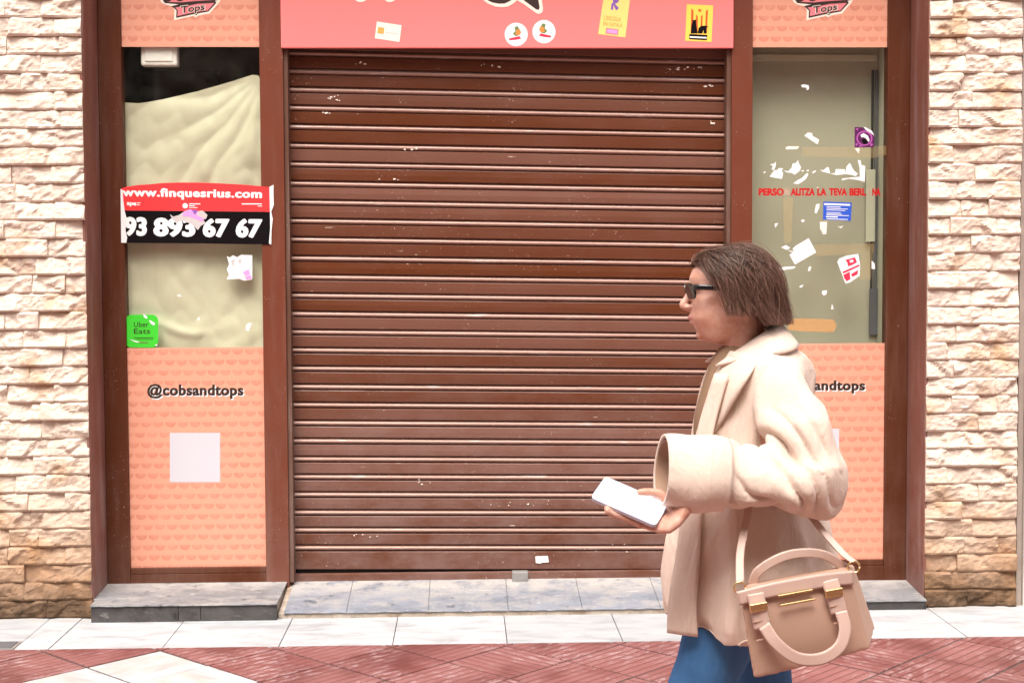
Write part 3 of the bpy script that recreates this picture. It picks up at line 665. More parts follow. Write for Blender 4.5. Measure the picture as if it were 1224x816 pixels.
text('banner_lettering', '893', [(183.5, 260), (234, 260.5), (233.5, 283.5), (183, 282.8)], YB-.0012, M['white'], bn, .06)
text('banner_lettering', '67', [(242.5, 261), (274.5, 261.3), (273, 284), (242, 283.7)], YB-.0012, M['white'], bn, .06)
text('banner_lettering', '67', [(282, 261.3), (314, 261.6), (311.5, 284.6), (281.5, 284.2)], YB-.0012, M['white'], bn, .06)
text('banner_lettering', 'ape', [(151.5, 241.5), (163, 242), (163, 247.5), (151.5, 246.8)], YB-.0012, M['white'], bn, .05)
for q in ((163.5, 242.2, 168, 243), (163.5, 244.5, 167, 245.3), (226, 243.2, 239.5, 244.4), (226, 245.6, 233, 246.6), (226, 247.8, 236, 248.6), (289, 243.2, 313, 244.5), (308, 246, 313.5, 246.8)):
    poly('small_print', rq(*q), YB-.0012, .0003, M['white'], bn)
poly('small_print', disc_uv(221.3, 246, 3.2, 3.2, 14), YB-.0012, .0003, M['white'], bn)
tpz = thing('torn_paper', at(230, 262, YB), 'torn lilac and grey sticker remains stuck over the banner digits', 'torn sticker')
poly('paper_scrap', [(203, 256), (207, 259), (214, 257), (222, 251.5), (229, 251), (236, 258), (242.5, 262), (246, 267), (240, 270), (236.5, 275), (229, 268), (219, 264), (210, 266), (206, 262)], YB-.0018, .0004, M['grey_paper'], tpz)
poly('paper_scrap', [(219, 254), (226, 250.2), (236, 252), (240, 259), (246.5, 260), (241, 265), (234, 262), (226, 259), (218, 258.5)], YB-.0024, .0004, M['lilac'], tpz)
poly('paper_scrap', [(229, 251), (236.5, 251.2), (233, 257)], YB-.003, .0004, M['violet'], tpz)
poly('paper_scrap', [(237, 252.5), (242, 251.5), (248, 257), (246, 262), (239, 259), (235, 257)], YB-.0027, .0004, M['grey_paper'], tpz)
s = sticker('sticker', 'rounded green delivery sticker reading Uber Eats at a window corner', 'sticker', round_rect(150.2, 376, 189, 415.2, 7), M['green'], YG)
text('sticker_lettering', 'Uber', rq(160, 384.5, 177.5, 390.8), YG-.0006, M['ink'], s, .008, 1.05)
text('sticker_lettering', 'Eats', rq(160, 392.5, 179.3, 398.8), YG-.0006, M['ink'], s, .008, 1.05)
poly('small_print', rq(160, 403.2, 183.5, 403.9), YG-.0006, .0003, M['ink'], s); poly('small_print', rq(163, 405.2, 183, 405.8), YG-.0006, .0003, M['ink'], s)
poly('small_print', rq(166, 408.5, 177.5, 410), YG-.0006, .0003, M['leaf'], s)
for q in ([(171, 375.5), (173.5, 376), (176.5, 379.5), (175, 381), (172, 379)], [(178, 382.5), (180.5, 383), (185.5, 386.5), (184, 389), (180, 386.5)], [(155, 405.5), (158, 406), (165, 408), (167.5, 409), (163, 409.2)], [(185, 412), (188.5, 411), (187, 413.5)]):
    poly('scuff', q, YG-.0009, .0003, M['white'], s)
s = sticker('sticker', 'scratched white square sticker below the banner on crumpled-sheet window', 'sticker', [(271, 306), (275, 308), (278, 305), (284, 307.5), (288, 304.5), (301.5, 305), (301.5, 334), (292, 335.5), (286, 333), (270.5, 334), (274, 328), (271, 322), (274, 316)], M['white'], YG)
for q in ([(290, 325), (297, 322), (299, 327), (294, 331)], [(293, 331), (300, 328), (301, 333.5), (294, 334.5)]): poly('sticker_mark', q, YG-.0005, .0003, M['lilac'], s)
for q in ([(276, 312), (281, 309), (279, 320)], [(284, 311), (289, 309), (287, 317)], [(297.5, 321), (299, 320), (299.5, 326)], [(291, 329), (296, 328.5), (293, 333)]): poly('sticker_mark', q, YG-.0007, .0003, M['grey_paper'], s)
for q, lab in (([(211, 353), (214.5, 352), (217, 354), (214, 354.5)], 'tiny white paper fleck on glass beneath the banner middle'), ([(235.5, 381), (238, 379), (239, 382.5), (236, 383)], 'tiny white paper fleck on glass beside the green sticker'),
               ([(294, 389), (297, 386), (301.5, 386.5), (299, 390), (297, 396), (293.5, 394)], 'small torn white paper fleck on glass above the peach panel edge')):
    tag(poly('paper_fleck', q, YG, .0005, M['white']), lab, 'paper scrap', 'paper flecks under the banner')
# --- right window
def cr(pts): return [(895+x/5.83, 140+y/5.83) for x, y in pts]
tr_ = thing('torn_poster', at(985, 210, YG), 'row of torn white poster remnants above the red window lettering', 'torn poster')
for pts in ([(145, 415), (165, 388), (180, 372), (200, 368), (212, 355), (240, 358), (228, 375), (240, 390), (232, 430), (190, 424)],
            [(160, 365), (170, 340), (145, 330), (180, 325), (190, 308), (186, 345), (176, 370)],
            [(240, 372), (275, 378), (300, 352), (305, 325), (330, 320), (342, 300), (352, 330), (365, 352), (350, 378), (320, 402), (300, 388), (268, 386)],
            [(310, 462), (340, 440), (370, 425), (405, 390), (415, 400), (400, 430), (370, 452), (345, 468)],
            [(495, 368), (520, 370), (545, 350), (558, 352), (566, 392), (545, 388), (520, 382)], [(565, 392), (600, 392), (607, 362), (670, 365), (675, 398), (610, 404)],
            [(675, 398), (680, 345), (705, 320), (722, 355), (735, 375), (760, 395), (745, 412), (715, 402)], [(760, 300), (780, 302), (785, 335), (812, 340), (808, 452), (770, 440), (700, 430), (645, 442), (655, 428), (730, 420), (775, 415), (772, 350)],
            [(440, 385), (465, 372), (468, 380), (448, 392)], [(98, 384), (118, 378), (112, 392)], [(360, 372), (385, 370), (380, 382)], [(400, 372), (418, 366), (415, 380)]):
    poly('paper_scrap', cr(pts), YG, .0005, M['white'], tr_)
for pts, lab in (([(388, 130), (412, 108), (442, 112), (445, 132), (490, 158), (480, 190), (440, 165)], 'torn white paper scrap on glass high above the poster remnants'),
                 ([(256, 212), (275, 204), (352, 205), (340, 222), (262, 226)], 'thin horizontal cream paper strip on glass above poster remnants'),
                 ([(738, 218), (772, 216), (768, 256), (752, 236)], 'small cream triangle scrap hanging below the purple sticker'),
                 ([(470, 608), (494, 604), (490, 635), (472, 672), (458, 665)], 'narrow upright white scrap left of the blue sticker'),
                 ([(496, 730), (545, 730), (540, 815), (515, 815), (510, 795), (498, 780)], 'cream rectangular scrap just below the blue sticker'),
                 ([(180, 742), (208, 738), (195, 755), (185, 772)], 'small white comma-shaped scrap low left of the blue sticker'),
                 ([(362, 722), (378, 712), (392, 722), (376, 734)], 'tiny white diamond scrap left of the blue sticker'),
                 ([(618, 758), (638, 764), (660, 756), (640, 774)], 'small white smile-shaped scrap under the blue sticker corner'),
                 ([(475, 492), (480, 484), (486, 492), (480, 500)], 'tiny white fleck touching the red lettering'),
                 ([(365, -222), (385, -226), (418, -220), (420, -195), (405, -185), (402, -205), (372, -206)], 'small white curl of paper alone near the top of the glass')):
    tag(poly('paper_scrap', cr(pts), YG, .0005, M['cream' if 'cream' in lab else 'white']), lab, 'paper scrap', 'paper scraps on the window glass')
def cs(pts): return [(920+x/5.1, 260+y/5.1) for x, y in pts]
for pts, lab in (([(120, 226), (150, 210), (140, 190), (160, 172), (238, 126), (284, 212), (154, 286)], 'tilted white square sticker with torn corner on window glass'),
                 ([(70, 182), (100, 168), (125, 185), (105, 198), (140, 205), (160, 222), (110, 200)], 'ragged white shred beside the tilted white square sticker'),
                 ([(50, 312), (90, 300), (158, 298), (150, 310), (85, 320)], 'long thin white shred below the tilted white square sticker'),
                 ([(240, 300), (254, 298), (246, 325), (233, 326)], 'small white dash below the tilted white square sticker'),
                 ([(320, 448), (350, 442), (345, 470), (328, 474), (318, 460)], 'small white curl of paper below the red-marked sticker'),
                 ([(380, 525), (390, 555), (374, 560)], 'tiny white spike of paper low on the window glass'),
                 ([(180, 420), (205, 408), (200, 422), (186, 428)], 'faint white crumb of paper low on the window glass'),
                 ([(622, 262), (640, 280), (642, 315), (622, 312)], 'white scrap stuck by the dark vertical door edge')):
    tag(poly('paper_scrap', cs(pts), YG, .0005, M['white']), lab, 'paper scrap', 'paper scraps on the window glass')
s = sticker('sticker', 'white sticker with red emblem and line, tilted on the window glass', 'sticker', cs([(412, 270), (425, 250), (470, 232), (540, 222), (552, 290), (548, 355), (490, 395), (462, 402), (448, 365)]), M['white'], YG)
for pts in ([(462, 258), (520, 242), (532, 272), (505, 288), (478, 298), (474, 275)], [(445, 330), (545, 286), (548, 296), (448, 342)], [(448, 350), (488, 330), (492, 375), (470, 388), (456, 370)], [(495, 345), (540, 320), (536, 345), (505, 362)]):
    poly('sticker_mark', cs(pts), YG-.0006, .0003, M['crimson'], s)
poly('sticker_mark', cs([(486, 262), (508, 256), (512, 270), (492, 276)]), YG-.0012, .0003, M['white'], s)
s = sticker('sticker', 'purple square sticker with round emblem and torn corner on glass', 'sticker', cr([(738, 70), (800, 72), (820, 92), (850, 95), (876, 140), (872, 210), (738, 212)]), M['purple'], YG)
poly('emblem_ring', [(895+x/5.83, 140+y/5.83) for x, y in disc_uv(806, 148, 56, 52, 28)], YG-.0005, .0003, M['magenta'], s)
poly('emblem_ring', [(895+x/5.83, 140+y/5.83) for x, y in disc_uv(806, 148, 46, 43, 28)], YG-.0009, .0003, M['purple'], s)
poly('emblem_mark', cr([(778, 125), (800, 112), (830, 130), (842, 160), (835, 175), (818, 150), (800, 140), (785, 142)]), YG-.0013, .0003, M['white'], s)
poly('emblem_mark', cr([(785, 160), (805, 148), (825, 165), (830, 185), (800, 190)]), YG-.0013, .0003, M['black_print'], s)
for q in ([(742, 80), (765, 78), (760, 95)], [(745, 180), (762, 190), (745, 205)], [(770, 195), (800, 205), (770, 208)], [(845, 180), (868, 190), (850, 206)]): poly('emblem_mark', cr(q), YG-.0005, .0003, M['magenta'], s)
poly('torn_edge', cr([(800, 72), (812, 70), (858, 96), (874, 130), (850, 112), (820, 94)]), YG-.0009, .0003, M['white'], s)
s = sticker('sticker', 'blue rectangular notice sticker with lines of small print on glass', 'sticker', cr([(520, 588), (718, 596), (712, 724), (518, 714)]), M['blue'], YG)
for (a, b, c_, d_2) in ((526, 600, 706, 612), (542, 622, 640, 627), (542, 634, 690, 638), (542, 645, 672, 649), (542, 662, 640, 666), (542, 672, 650, 676), (542, 680, 698, 684), (538, 690, 620, 698), (542, 706, 690, 711)):
    poly('small_print', cr([(a, b), (c_, b+(c_-a)*.035), (c_, d_2+(c_-a)*.035), (a, d_2)]), YG-.0006, .0003, M['white'], s)
lt = thing('window_lettering', at(980, 230, YG), 'red vinyl capitals across the glass, partly faded and peeled', 'lettering')
for s_, u0, u1, mm in (('PERSO', 906.8, 937, 'red_letter'), ('N', 938, 943.5, 'red_faded'), ('ALITZA', 945, 974, 'red_letter'), ('LA', 976.8, 987.8, 'red_letter'), ('TEVA', 991, 1012.6, 'red_letter'), ('BERL', 1015.3, 1035.5, 'red_letter'), ('I', 1038.3, 1039.8, 'red_faded'), ('NA', 1042.5, 1052.5, 'red_letter')):
    text('letters', s_, rq(u0, 225, u1, 234), YG-.0008, M[mm], lt, .065)
for q, mm, lab in (([(941, 381), (968, 380.5), (997, 382), (1000, 390), (996, 397), (960, 396), (942, 394)], 'tape_orange', 'strip of orange-brown parcel tape low on the window glass'),
                   ([(958, 176), (1040, 175), (1062, 174), (1062, 184), (1045, 189), (958, 187)], 'tape', 'faint yellowed tape strip above the poster remnants'),
                   ([(936, 236), (948, 236), (946, 290), (937, 290)], 'tape', 'faint upright tape residue left of the blue sticker'),
                   ([(975, 292), (1045, 291), (1045, 303), (975, 306)], 'tape', 'faint yellowed tape strip under the blue sticker'),
                   ([(1030, 303), (1043, 304), (1041, 334), (1028, 336)], 'tape', 'yellowed tape patch beside the dark door edge')):
    tag(poly('tape_strip', q, YG+.0012, .0005, M[mm]), lab, 'tape', 'tape strips on the window glass')

# ================================================================ unseen storeys above and house opposite, added to shape the light
M['render_wall'] = paint('ochre_render', (.40, .33, .25), .9, .1, 2); M['dark_pane'] = paint('dark_window_pane', (.03, .035, .04), .1)
ua = thing('added_upper_storey', (0, .3, TOPZ), 'unseen rendered upper storeys above the shopfront, added to shape the light', 'building')
box('wall', -7, 8, .05, .6, TOPZ+.005, 8.6, M['render_wall'], ua, 0)
box('side_wall', -7, -2.76, .06, .6, 0, TOPZ, M['render_wall'], ua, 0); box('side_wall', XE+1.11, 8, .06, .6, 0, TOPZ, M['render_wall'], ua, 0)
ob_ = thing('added_opposite_house', (0, -8.6, 0), 'unseen ochre rendered house across the street, added to shape the light', 'building')
box('wall', -9, 9, -9.2, -8.6, -.02, 7.6, M['render_wall'], ob_, 0)
for i in range(6):
    for z0, z1 in ((.1, 2.4), (3.3, 5.2), (5.9, 7.1)):
        x = -7.5+i*3
        box('window_frame', x-.07, x+1.27, -8.598, -8.56, z0-.07, z1+.07, M['wall_pale'], ob_, .01); box('window', x, x+1.2, -8.5595, -8.555, z0, z1, M['dark_pane'], ob_, 0)

# ================================================================ the person
PY = -2.9
def smooth_chain(pts, n):
    """Catmull-Rom through rows of numbers"""
    P = [np.array(p, float) for p in pts]; P = [2*P[0]-P[1]] + P + [2*P[-1]-P[-2]]; out = []
    for i in range(1, len(P)-2):
        for k in range(n):
            t = k/n; a, b, c, d = P[i-1:i+3]
            out.append(.5*((2*b)+(-a+c)*t+(2*a-5*b+4*c-d)*t*t+(-a+3*b-3*c+d)*t**3))
    out.append(P[-2]); return out
def tube(rows, seg=18, n=5, ref=(0, 1, 0), cap=True, wob=None):
    """rows of (x, y, z, ra, rb): swept oval; rb lies along ref"""
    ch = smooth_chain(rows, n); V = []; Fc = []; ref = Vector(ref)
    for i, c in enumerate(ch):
        p = Vector(c[:3]); q = Vector(ch[min(i+1, len(ch)-1)][:3]) - Vector(ch[max(i-1, 0)][:3]); q.normalize()
        e2 = (ref - q*ref.dot(q)).normalized(); e1 = e2.cross(q)
        for k in range(seg):
            a = 2*math.pi*k/seg; w_ = wob(i/(len(ch)-1), a) if wob else 0
            V.append(p + e1*math.cos(a)*(c[3]+w_) + e2*math.sin(a)*(c[4]+w_))
    m_ = len(ch)
    for i in range(m_-1):
        for k in range(seg): Fc.append((i*seg+k, i*seg+(k+1) % seg, (i+1)*seg+(k+1) % seg, (i+1)*seg+k))
    if cap:
        Fc.append(tuple(reversed(range(seg)))); Fc.append(tuple((m_-1)*seg+k for k in range(seg)))
    return V, Fc
def ball(c, r, seg=14):
    V = []; Fc = []; c = Vector(c)
    for i in range(seg+1):
        t = math.pi*i/seg
        for k in range(seg):
            a = 2*math.pi*k/seg; V.append(c+Vector((r[0]*math.sin(t)*math.cos(a), r[1]*math.sin(t)*math.sin(a), r[2]*math.cos(t))))
    for i in range(seg):
        for k in range(seg): Fc.append((i*seg+k, (i+1)*seg+k, (i+1)*seg+(k+1) % seg, i*seg+(k+1) % seg))
    return V, Fc
def fuse(name, pieces, voxel, mat, parent, it=2, fac=.5, fold=None):
    """overlapping closed pieces -> one continuous skin"""
    bm = bmesh.new()
    for V, Fc in pieces:
        vs = [bm.verts.new(v) for v in V]
        for f in Fc:
            try: bm.faces.new([vs[i] for i in f])
            except ValueError: pass
    bmesh.ops.remove_doubles(bm, verts=bm.verts, dist=1e-5); bmesh.ops.recalc_face_normals(bm, faces=bm.faces)
    me = bpy.data.meshes.new(name); bm.to_mesh(me); bm.free()
    o = bpy.data.objects.new(name, me); COL.objects.link(o)
    md = o.modifiers.new('r', 'REMESH'); md.mode = 'VOXEL'; md.voxel_size = voxel
    ms = o.modifiers.new('s', 'SMOOTH'); ms.iterations = it; ms.factor = fac
    dg = bpy.context.evaluated_depsgraph_get(); me2 = bpy.data.meshes.new_from_object(o.evaluated_get(dg)); me2.name = name
    bpy.data.objects.remove(o); bpy.data.meshes.remove(me)
    if fold is not None:
        n = len(me2.vertices); co = np.empty(n*3); me2.vertices.foreach_get('co', co); co = co.reshape(-1, 3)
        no = np.empty(n*3); me2.vertices.foreach_get('normal', no); no = no.reshape(-1, 3)
        me2.vertices.foreach_set('co', (co + no*fold(co)[:, None]).ravel()); me2.update()
    me2.materials.clear()
    return mesh_obj(name, me2, mat, parent, True)
pr = thing('person', (.70, PY, 0), 'person in beige trench coat and dark sunglasses walking past the shutter', 'person')
HX, HZ = .630, 1.358                     # head axis and chin height; the face looks towards -X
def hp(f, l, z): return Vector((HX - f, PY + l, HZ + z))
hrows = [(-.012, .030, .005, .018), (-.004, .058, -.02, .034), (.006, .069, -.035, .043), (.018, .074, -.045, .050), (.029, .079, -.055, .055), (.040, .0855, -.062, .058), (.049, .0895, -.068, .060), (.056, .0895, -.074, .062), (.068, .088, -.082, .064),
         (.080, .087, -.090, .067), (.095, .085, -.098, .070), (.108, .080, -.103, .072), (.118, .082, -.106, .073), (.128, .090, -.108, .074), (.145, .090, -.109, .075), (.165, .083, -.105, .073), (.182, .068, -.094, .067), (.198, .042, -.072, .053), (.207, .018, -.046, .036), (.212, -.004, -.022, .014)]
V = []; Fc = []; SG = 40
for z_, f_, b_, w_ in hrows:
    mid = (f_+b_)/2
    for k in range(SG):
        a = 2*math.pi*k/SG; c = math.cos(a)
        cc = math.copysign(abs(c)**.9, c)
        V.append(hp(mid + (f_-b_)/2*cc, w_*math.copysign(abs(math.sin(a))**.92, math.sin(a)), z_))
for i in range(len(hrows)-1):
    for k in range(SG): Fc.append((i*SG+k, i*SG+(k+1) % SG, (i+1)*SG+(k+1) % SG, (i+1)*SG+k))
Fc.append(tuple(reversed(range(SG)))); Fc.append(tuple((len(hrows)-1)*SG+k for k in range(SG)))
pieces = [(V, Fc)]
def hrow(f, l, z, a, b): p = hp(f, l, z); return (p.x, p.y, p.z, a, b)
pieces.append(tube([hrow(.078, 0, .124, .008, .009), hrow(.088, 0, .110, .009, .0095), hrow(.099, 0, .092, .0085, .0095), hrow(.107, 0, .081, .0085, .0105), hrow(.101, 0, .074, .007, .011), hrow(.085, 0, .071, .006, .010)], 14, 4))
for s_ in (-1, 1):
    pieces.append(ball(hp(.094, .011*s_, .076), (.0075, .0065, .0065)))
    pieces.append(ball(hp(-.006, .073*s_, .100), (.016, .008, .030)))
pieces.append(tube([hrow(.074, -.024, .046, .004, .004), hrow(.087, -.010, .050, .005, .0045), hrow(.0905, 0, .051, .0055, .0045), hrow(.087, .010, .050, .005, .0045), hrow(.074, .024, .046, .004, .004)], 10, 4, (0, 0, 1)))
pieces.append(tube([hrow(.072, -.022, .041, .004, .004), hrow(.083, -.010, .040, .005, .0045), hrow(.086, 0, .0395, .0055, .0045), hrow(.083, .010, .040, .005, .0045), hrow(.072, .022, .041, .004, .004)], 10, 4, (0, 0, 1)))
pieces.append(ball(hp(.064, 0, .008), (.011, .018, .011)))
pieces.append(tube([(HX+.030, PY, HZ+.06, .058, .052), (HX+.040, PY, HZ+.0, .054, .050), (HX+.060, PY, HZ-.06, .056, .055), (HX+.07, PY, HZ-.12, .075, .09)], 18, 5))
# trunk and limbs (under the clothes)
pieces.append(tube([(.70, PY, 1.28, .06, .10), (.70, PY, 1.22, .09, .16), (.70, PY, 1.08, .10, .155), (.705, PY, .95, .095, .135), (.71, PY, .85, .105, .16), (.71, PY, .76, .10, .15)], 20, 4))
arm = {}
arm['near'] = [(.728, -3.035, 1.225), (.765, -3.125, 1.040), (.535, -3.168, 1.062)]
arm['far'] = [(.725, -2.735, 1.255), (.775, -2.675, .985), (.640, -2.665, .800)]
for k, (a, b, c) in arm.items():
    pieces.append(tube([(a[0], a[1], a[2], .036, .036), ((a[0]+b[0])/2, (a[1]+b[1])/2, (a[2]+b[2])/2, .034, .034), (*b, .034, .034)], 14, 4))
    pieces.append(tube([(*b, .040, .040), ((b[0]+c[0])/2, (b[1]+c[1])/2, (b[2]+c[2])/2, .037, .037), (*c, .026, .024)], 14, 4))
legs = {'near': [(.665, -2.985, .84), (.530, -3.0, .47), (.470, -3.0, .085)], 'far': [(.715, -2.815, .84), (.745, -2.81, .45), (.960, -2.81, .17)]}
for k, (a, b, c) in legs.items():
    pieces.append(tube([(*a, .082, .078), ((a[0]+b[0])/2, (a[1]+b[1])/2, (a[2]+b[2])/2, .068, .066), (*b, .052, .052)], 14, 4))
    pieces.append(tube([(*b, .052, .052), (b[0]*.62+c[0]*.38+.012, b[1], b[2]*.62+c[2]*.38, .052, .050), (*c, .034, .032)], 14, 4))
# --- phone frame vectors: long axis runs from the hand forwards and up, screen tipped towards the viewer
pc = at(753, 598, -3.185)
lv = Vector((-.151, .066, .060)).normalized(); wv = Vector((.04, .051, .038)); wv = (wv - lv*wv.dot(lv)).normalized(); nv = wv.cross(lv)
if nv.z < 0: nv = -nv
PLEN, PWID = .158, .076
def ph(a, b, c): return pc + lv*a + wv*b + nv*c          # along, across (away from viewer), above
def prow(a, b, c, r, r2=None): p = ph(a, b, c); return (p.x, p.y, p.z, r, r2 or r)
# near hand: palm under the lower end of the phone, fingers beneath it, thumb closing over its edge
W_ = arm['near'][2]
pieces.append(tube([(W_[0], W_[1], W_[2], .024, .028), prow(-.105, .008, -.012, .016, .030), prow(-.070, .004, -.024, .0155, .037), prow(-.030, 0, -.026, .012, .036)], 16, 4, tuple(wv)))
for b0, b1, L, rr_ in ((-.030, -.047, .072, .0085), (-.012, -.040, .082, .0088), (.010, .016, .076, .0085), (.028, .034, .060, .0075)):
    if b1 < 0:   # near-side fingers wrap round the edge facing the viewer
        pieces.append(tube([prow(-.045, b0, -.025, rr_*1.1), prow(-.018, b0*1.02, -.022, rr_), prow(L*.22, (b0+b1)/2, -.018, rr_*.95), prow(L*.42, b1, -.010, rr_*.86), prow(L*.46, b1+.002, -.003, rr_*.7)], 10, 4))
    else:
        pieces.append(tube([prow(-.045, b0, -.025, rr_*1.1), prow(-.015, b0, -.022, rr_), prow(L*.35, b1, -.018, rr_*.92), prow(L*.7, b1*1.08, -.014, rr_*.78)], 10, 4))
pieces.append(tube([prow(-.102, .018, -.006, .014), prow(-.078, .036, .004, .0125), prow(-.050, .040, .014, .0105), prow(-.022, .026, .0165, .0092), prow(-.008, .016, .0145, .007)], 10, 4))
# far hand, loosely closed
fc = arm['far'][2]
pieces.append(tube([(*fc, .024, .022), (fc[0]-.045, fc[1], fc[2]-.05, .034, .018), (fc[0]-.065, fc[1], fc[2]-.085, .03, .016)], 12, 4))
for q in range(4):
    dx = -.03+.02*q
    pieces.append(tube([(fc[0]-.065+dx*.8, fc[1], fc[2]-.08+dx*.3, .009, .009), (fc[0]-.072+dx, fc[1]-.008, fc[2]-.115+dx*.2, .0085, .0085), (fc[0]-.062+dx, fc[1]-.024, fc[2]-.135, .0075, .0075)], 9, 4))
pieces.append(tube([(fc[0]-.055, fc[1]-.012, fc[2]-.035, .011, .011), (fc[0]-.082, fc[1]-.026, fc[2]-.062, .0095, .0095), (fc[0]-.088, fc[1]-.030, fc[2]-.088, .008, .008)], 9, 4))
body = fuse('body', pieces, .0032, M['skin'], pr, 2, .45)
body.data.materials.append(M['lip'])
for p in body.data.polygons:
    c = p.center; f_, l_, z_ = HX-c.x, c.y-PY, c.z-HZ
    if abs(l_) < .024 and .0345 < z_ < .0545 and f_ > .0885-8*l_*l_: p.material_index = 1
# --- phone
phn = thing('phone', ph(0, 0, 0), 'smartphone with a bright pale screen held low in front', 'phone')
def ph_box(name, a0, a1, b0, b1, c0, c1, bev, mat, parent, seg=4):
    bm = bmesh.new(); bm_box(bm, a0, a1, b0, b1, c0, c1)
    es = [e for e in bm.edges if abs(e.verts[0].co.z-e.verts[1].co.z) > 1e-5]
    bmesh.ops.bevel(bm, geom=es, offset=bev, segments=seg, affect='EDGES', profile=.5)
    for v in bm.verts: v.co = ph(*v.co)
    return bmo(name, bm, mat, parent)
ph_box('phone_case', -PLEN/2, PLEN/2, -PWID/2, PWID/2, -.009, 0, .010, M['phone_body'], phn)
ph_box('screen', -PLEN/2+.003, PLEN/2-.003, -PWID/2+.003, PWID/2-.003, .0002, .001, .008, M['screen'], phn)
# --- coat: trunk and sleeves as one garment
def fold_wave(z, a):
    k = max(0.0, min(1.0, (1.12-z)/.5))
    return k*(.010*math.sin(9*a+.8)+.007*math.sin(15*a+2.3*z*2+1.1)+.006*math.sin(5*a+3.0))
crow = [(1.352, .655, .768, .072), (1.330, .628, .795, .108), (1.300, .596, .820, .148), (1.255, .574, .838, .160), (1.18, .550, .846, .160), (1.08, .525, .850, .162), (1.00, .510, .858, .176), (.90, .494, .880, .208), (.80, .478, .905, .224), (.72, .466, .922, .236), (.675, .470, .932, .241), (.645, .474, .938, .243)]
V = []; Fc = []; SG = 96
cc_ = smooth_chain(crow, 6)
for z_, xf, xb, hw in cc_:
    for k in range(SG):
        a = 2*math.pi*k/SG; w_ = fold_wave(z_, a)
        c, s_ = math.cos(a), math.sin(a)
        V.append(((xf+xb)/2 + ((xb-xf)/2+w_)*math.copysign(abs(c)**.85, c), PY + (hw+w_)*math.copysign(abs(s_)**.85, s_), z_ - (.034*min(c, 0)-.006)*max(0, (.72-z_)/.075)))
for i in range(len(cc_)-1):
    for k in range(SG): Fc.append((i*SG+k, i*SG+(k+1) % SG, (i+1)*SG+(k+1) % SG, (i+1)*SG+k))
Fc.append(tuple(range(SG))); Fc.append(tuple((len(cc_)-1)*SG+k for k in range(SG)))
cp = [(V, Fc)]
def sleeve_w(t, a): return .0045*math.sin(t*34+2.2*math.sin(a))*(.3+t) + .003*math.sin(3*a+t*9)
cp.append(tube([(.728, -2.99, 1.268, .058, .045), (.734, -3.045, 1.240, .074, .062), (.755, -3.095, 1.17, .080, .070), (.772, -3.125, 1.09, .082, .074), (.776, -3.138, 1.045, .078, .078), (.745, -3.150, 1.037, .074, .078), (.68, -3.158, 1.048, .071, .074), (.60, -3.162, 1.060, .068, .069), (.535, -3.165, 1.067, .066, .066)], 28, 8, (.0, 1, .25), True, sleeve_w))
cp.append(tube([(.735, -2.81, 1.272, .058, .045), (.735, -2.76, 1.245, .078, .070), (.752, -2.715, 1.17, .084, .080), (.772, -2.682, 1.05, .092, .09), (.768, -2.668, .98, .088, .085), (.715, -2.665, .89, .078, .075), (.665, -2.662, .825, .072, .07)], 24, 6, (0, 1, .2), True, sleeve_w))
rs_ = np.random.RandomState(4)
def coat_fold(co):
    out = np.zeros(len(co))
    for _ in range(12):
        d = rs_.normal(size=3); d /= np.linalg.norm(d); fr = rs_.uniform(18, 60); ph_ = rs_.uniform(0, 6); d[2] *= .5
        out += (1-2*np.abs(np.sin(.5*((co @ d)*fr+ph_+1.6*np.sin(co @ rs_.normal(size=3)*9)))))*.115/fr
    x, y, z = co[:, 0], co[:, 1], co[:, 2]
    # creases gathered in the crook of the near arm and along the forearm
    sl_m = np.clip((-y-3.05)/.06, 0, 1)*np.clip((z-.96)/.04, 0, 1)
    cr_ = np.abs(np.sin((x-.75)*52+(z-1.05)*30+1.4*np.sin(x*23+y*31)))
    out += sl_m*(.007*(1-cr_)**2-.004)*np.clip(1-np.abs(x-.70)/.16, 0, 1)*np.clip((1.22-z)/.08, 0, 1)*-3.2
    # long hanging pleats of the skirt
    sk = np.clip((1.02-z)/.3, 0, 1)
    out += sk*(.006*np.sin(x*41+z*4)+.005*np.sin(x*73-z*7+1))
    return out
coat = fuse('coat', cp, .0048, M['coat'], pr, 3, .5, coat_fold)
# front edge, lapel, cuff, collar, hem seam
def strip(name, rows, th, mat, parent, ndiv=6):
    """rows of (left point, right point): a cloth band with thickness"""
    L = smooth_chain([r[0] for r in rows], ndiv); Rr = smooth_chain([r[1] for r in rows], ndiv); V = []; Fc = []; nw = 6
    for a, b in zip(L, Rr):
        a, b = Vector(a), Vector(b)
        for i in range(nw+1): V.append(a.lerp(b, i/nw))
    for j in range(len(L)-1):
        for i in range(nw): q = j*(nw+1)+i; Fc.append((q, q+1, q+nw+2, q+nw+1))
    me = bpy.data.meshes.new(name); me.from_pydata([tuple(v) for v in V], [], Fc); me.update()
    o = mesh_obj(name, me, mat, parent, True); md = o.modifiers.new('t', 'SOLIDIFY'); md.thickness = th; md.offset = 0
    return o
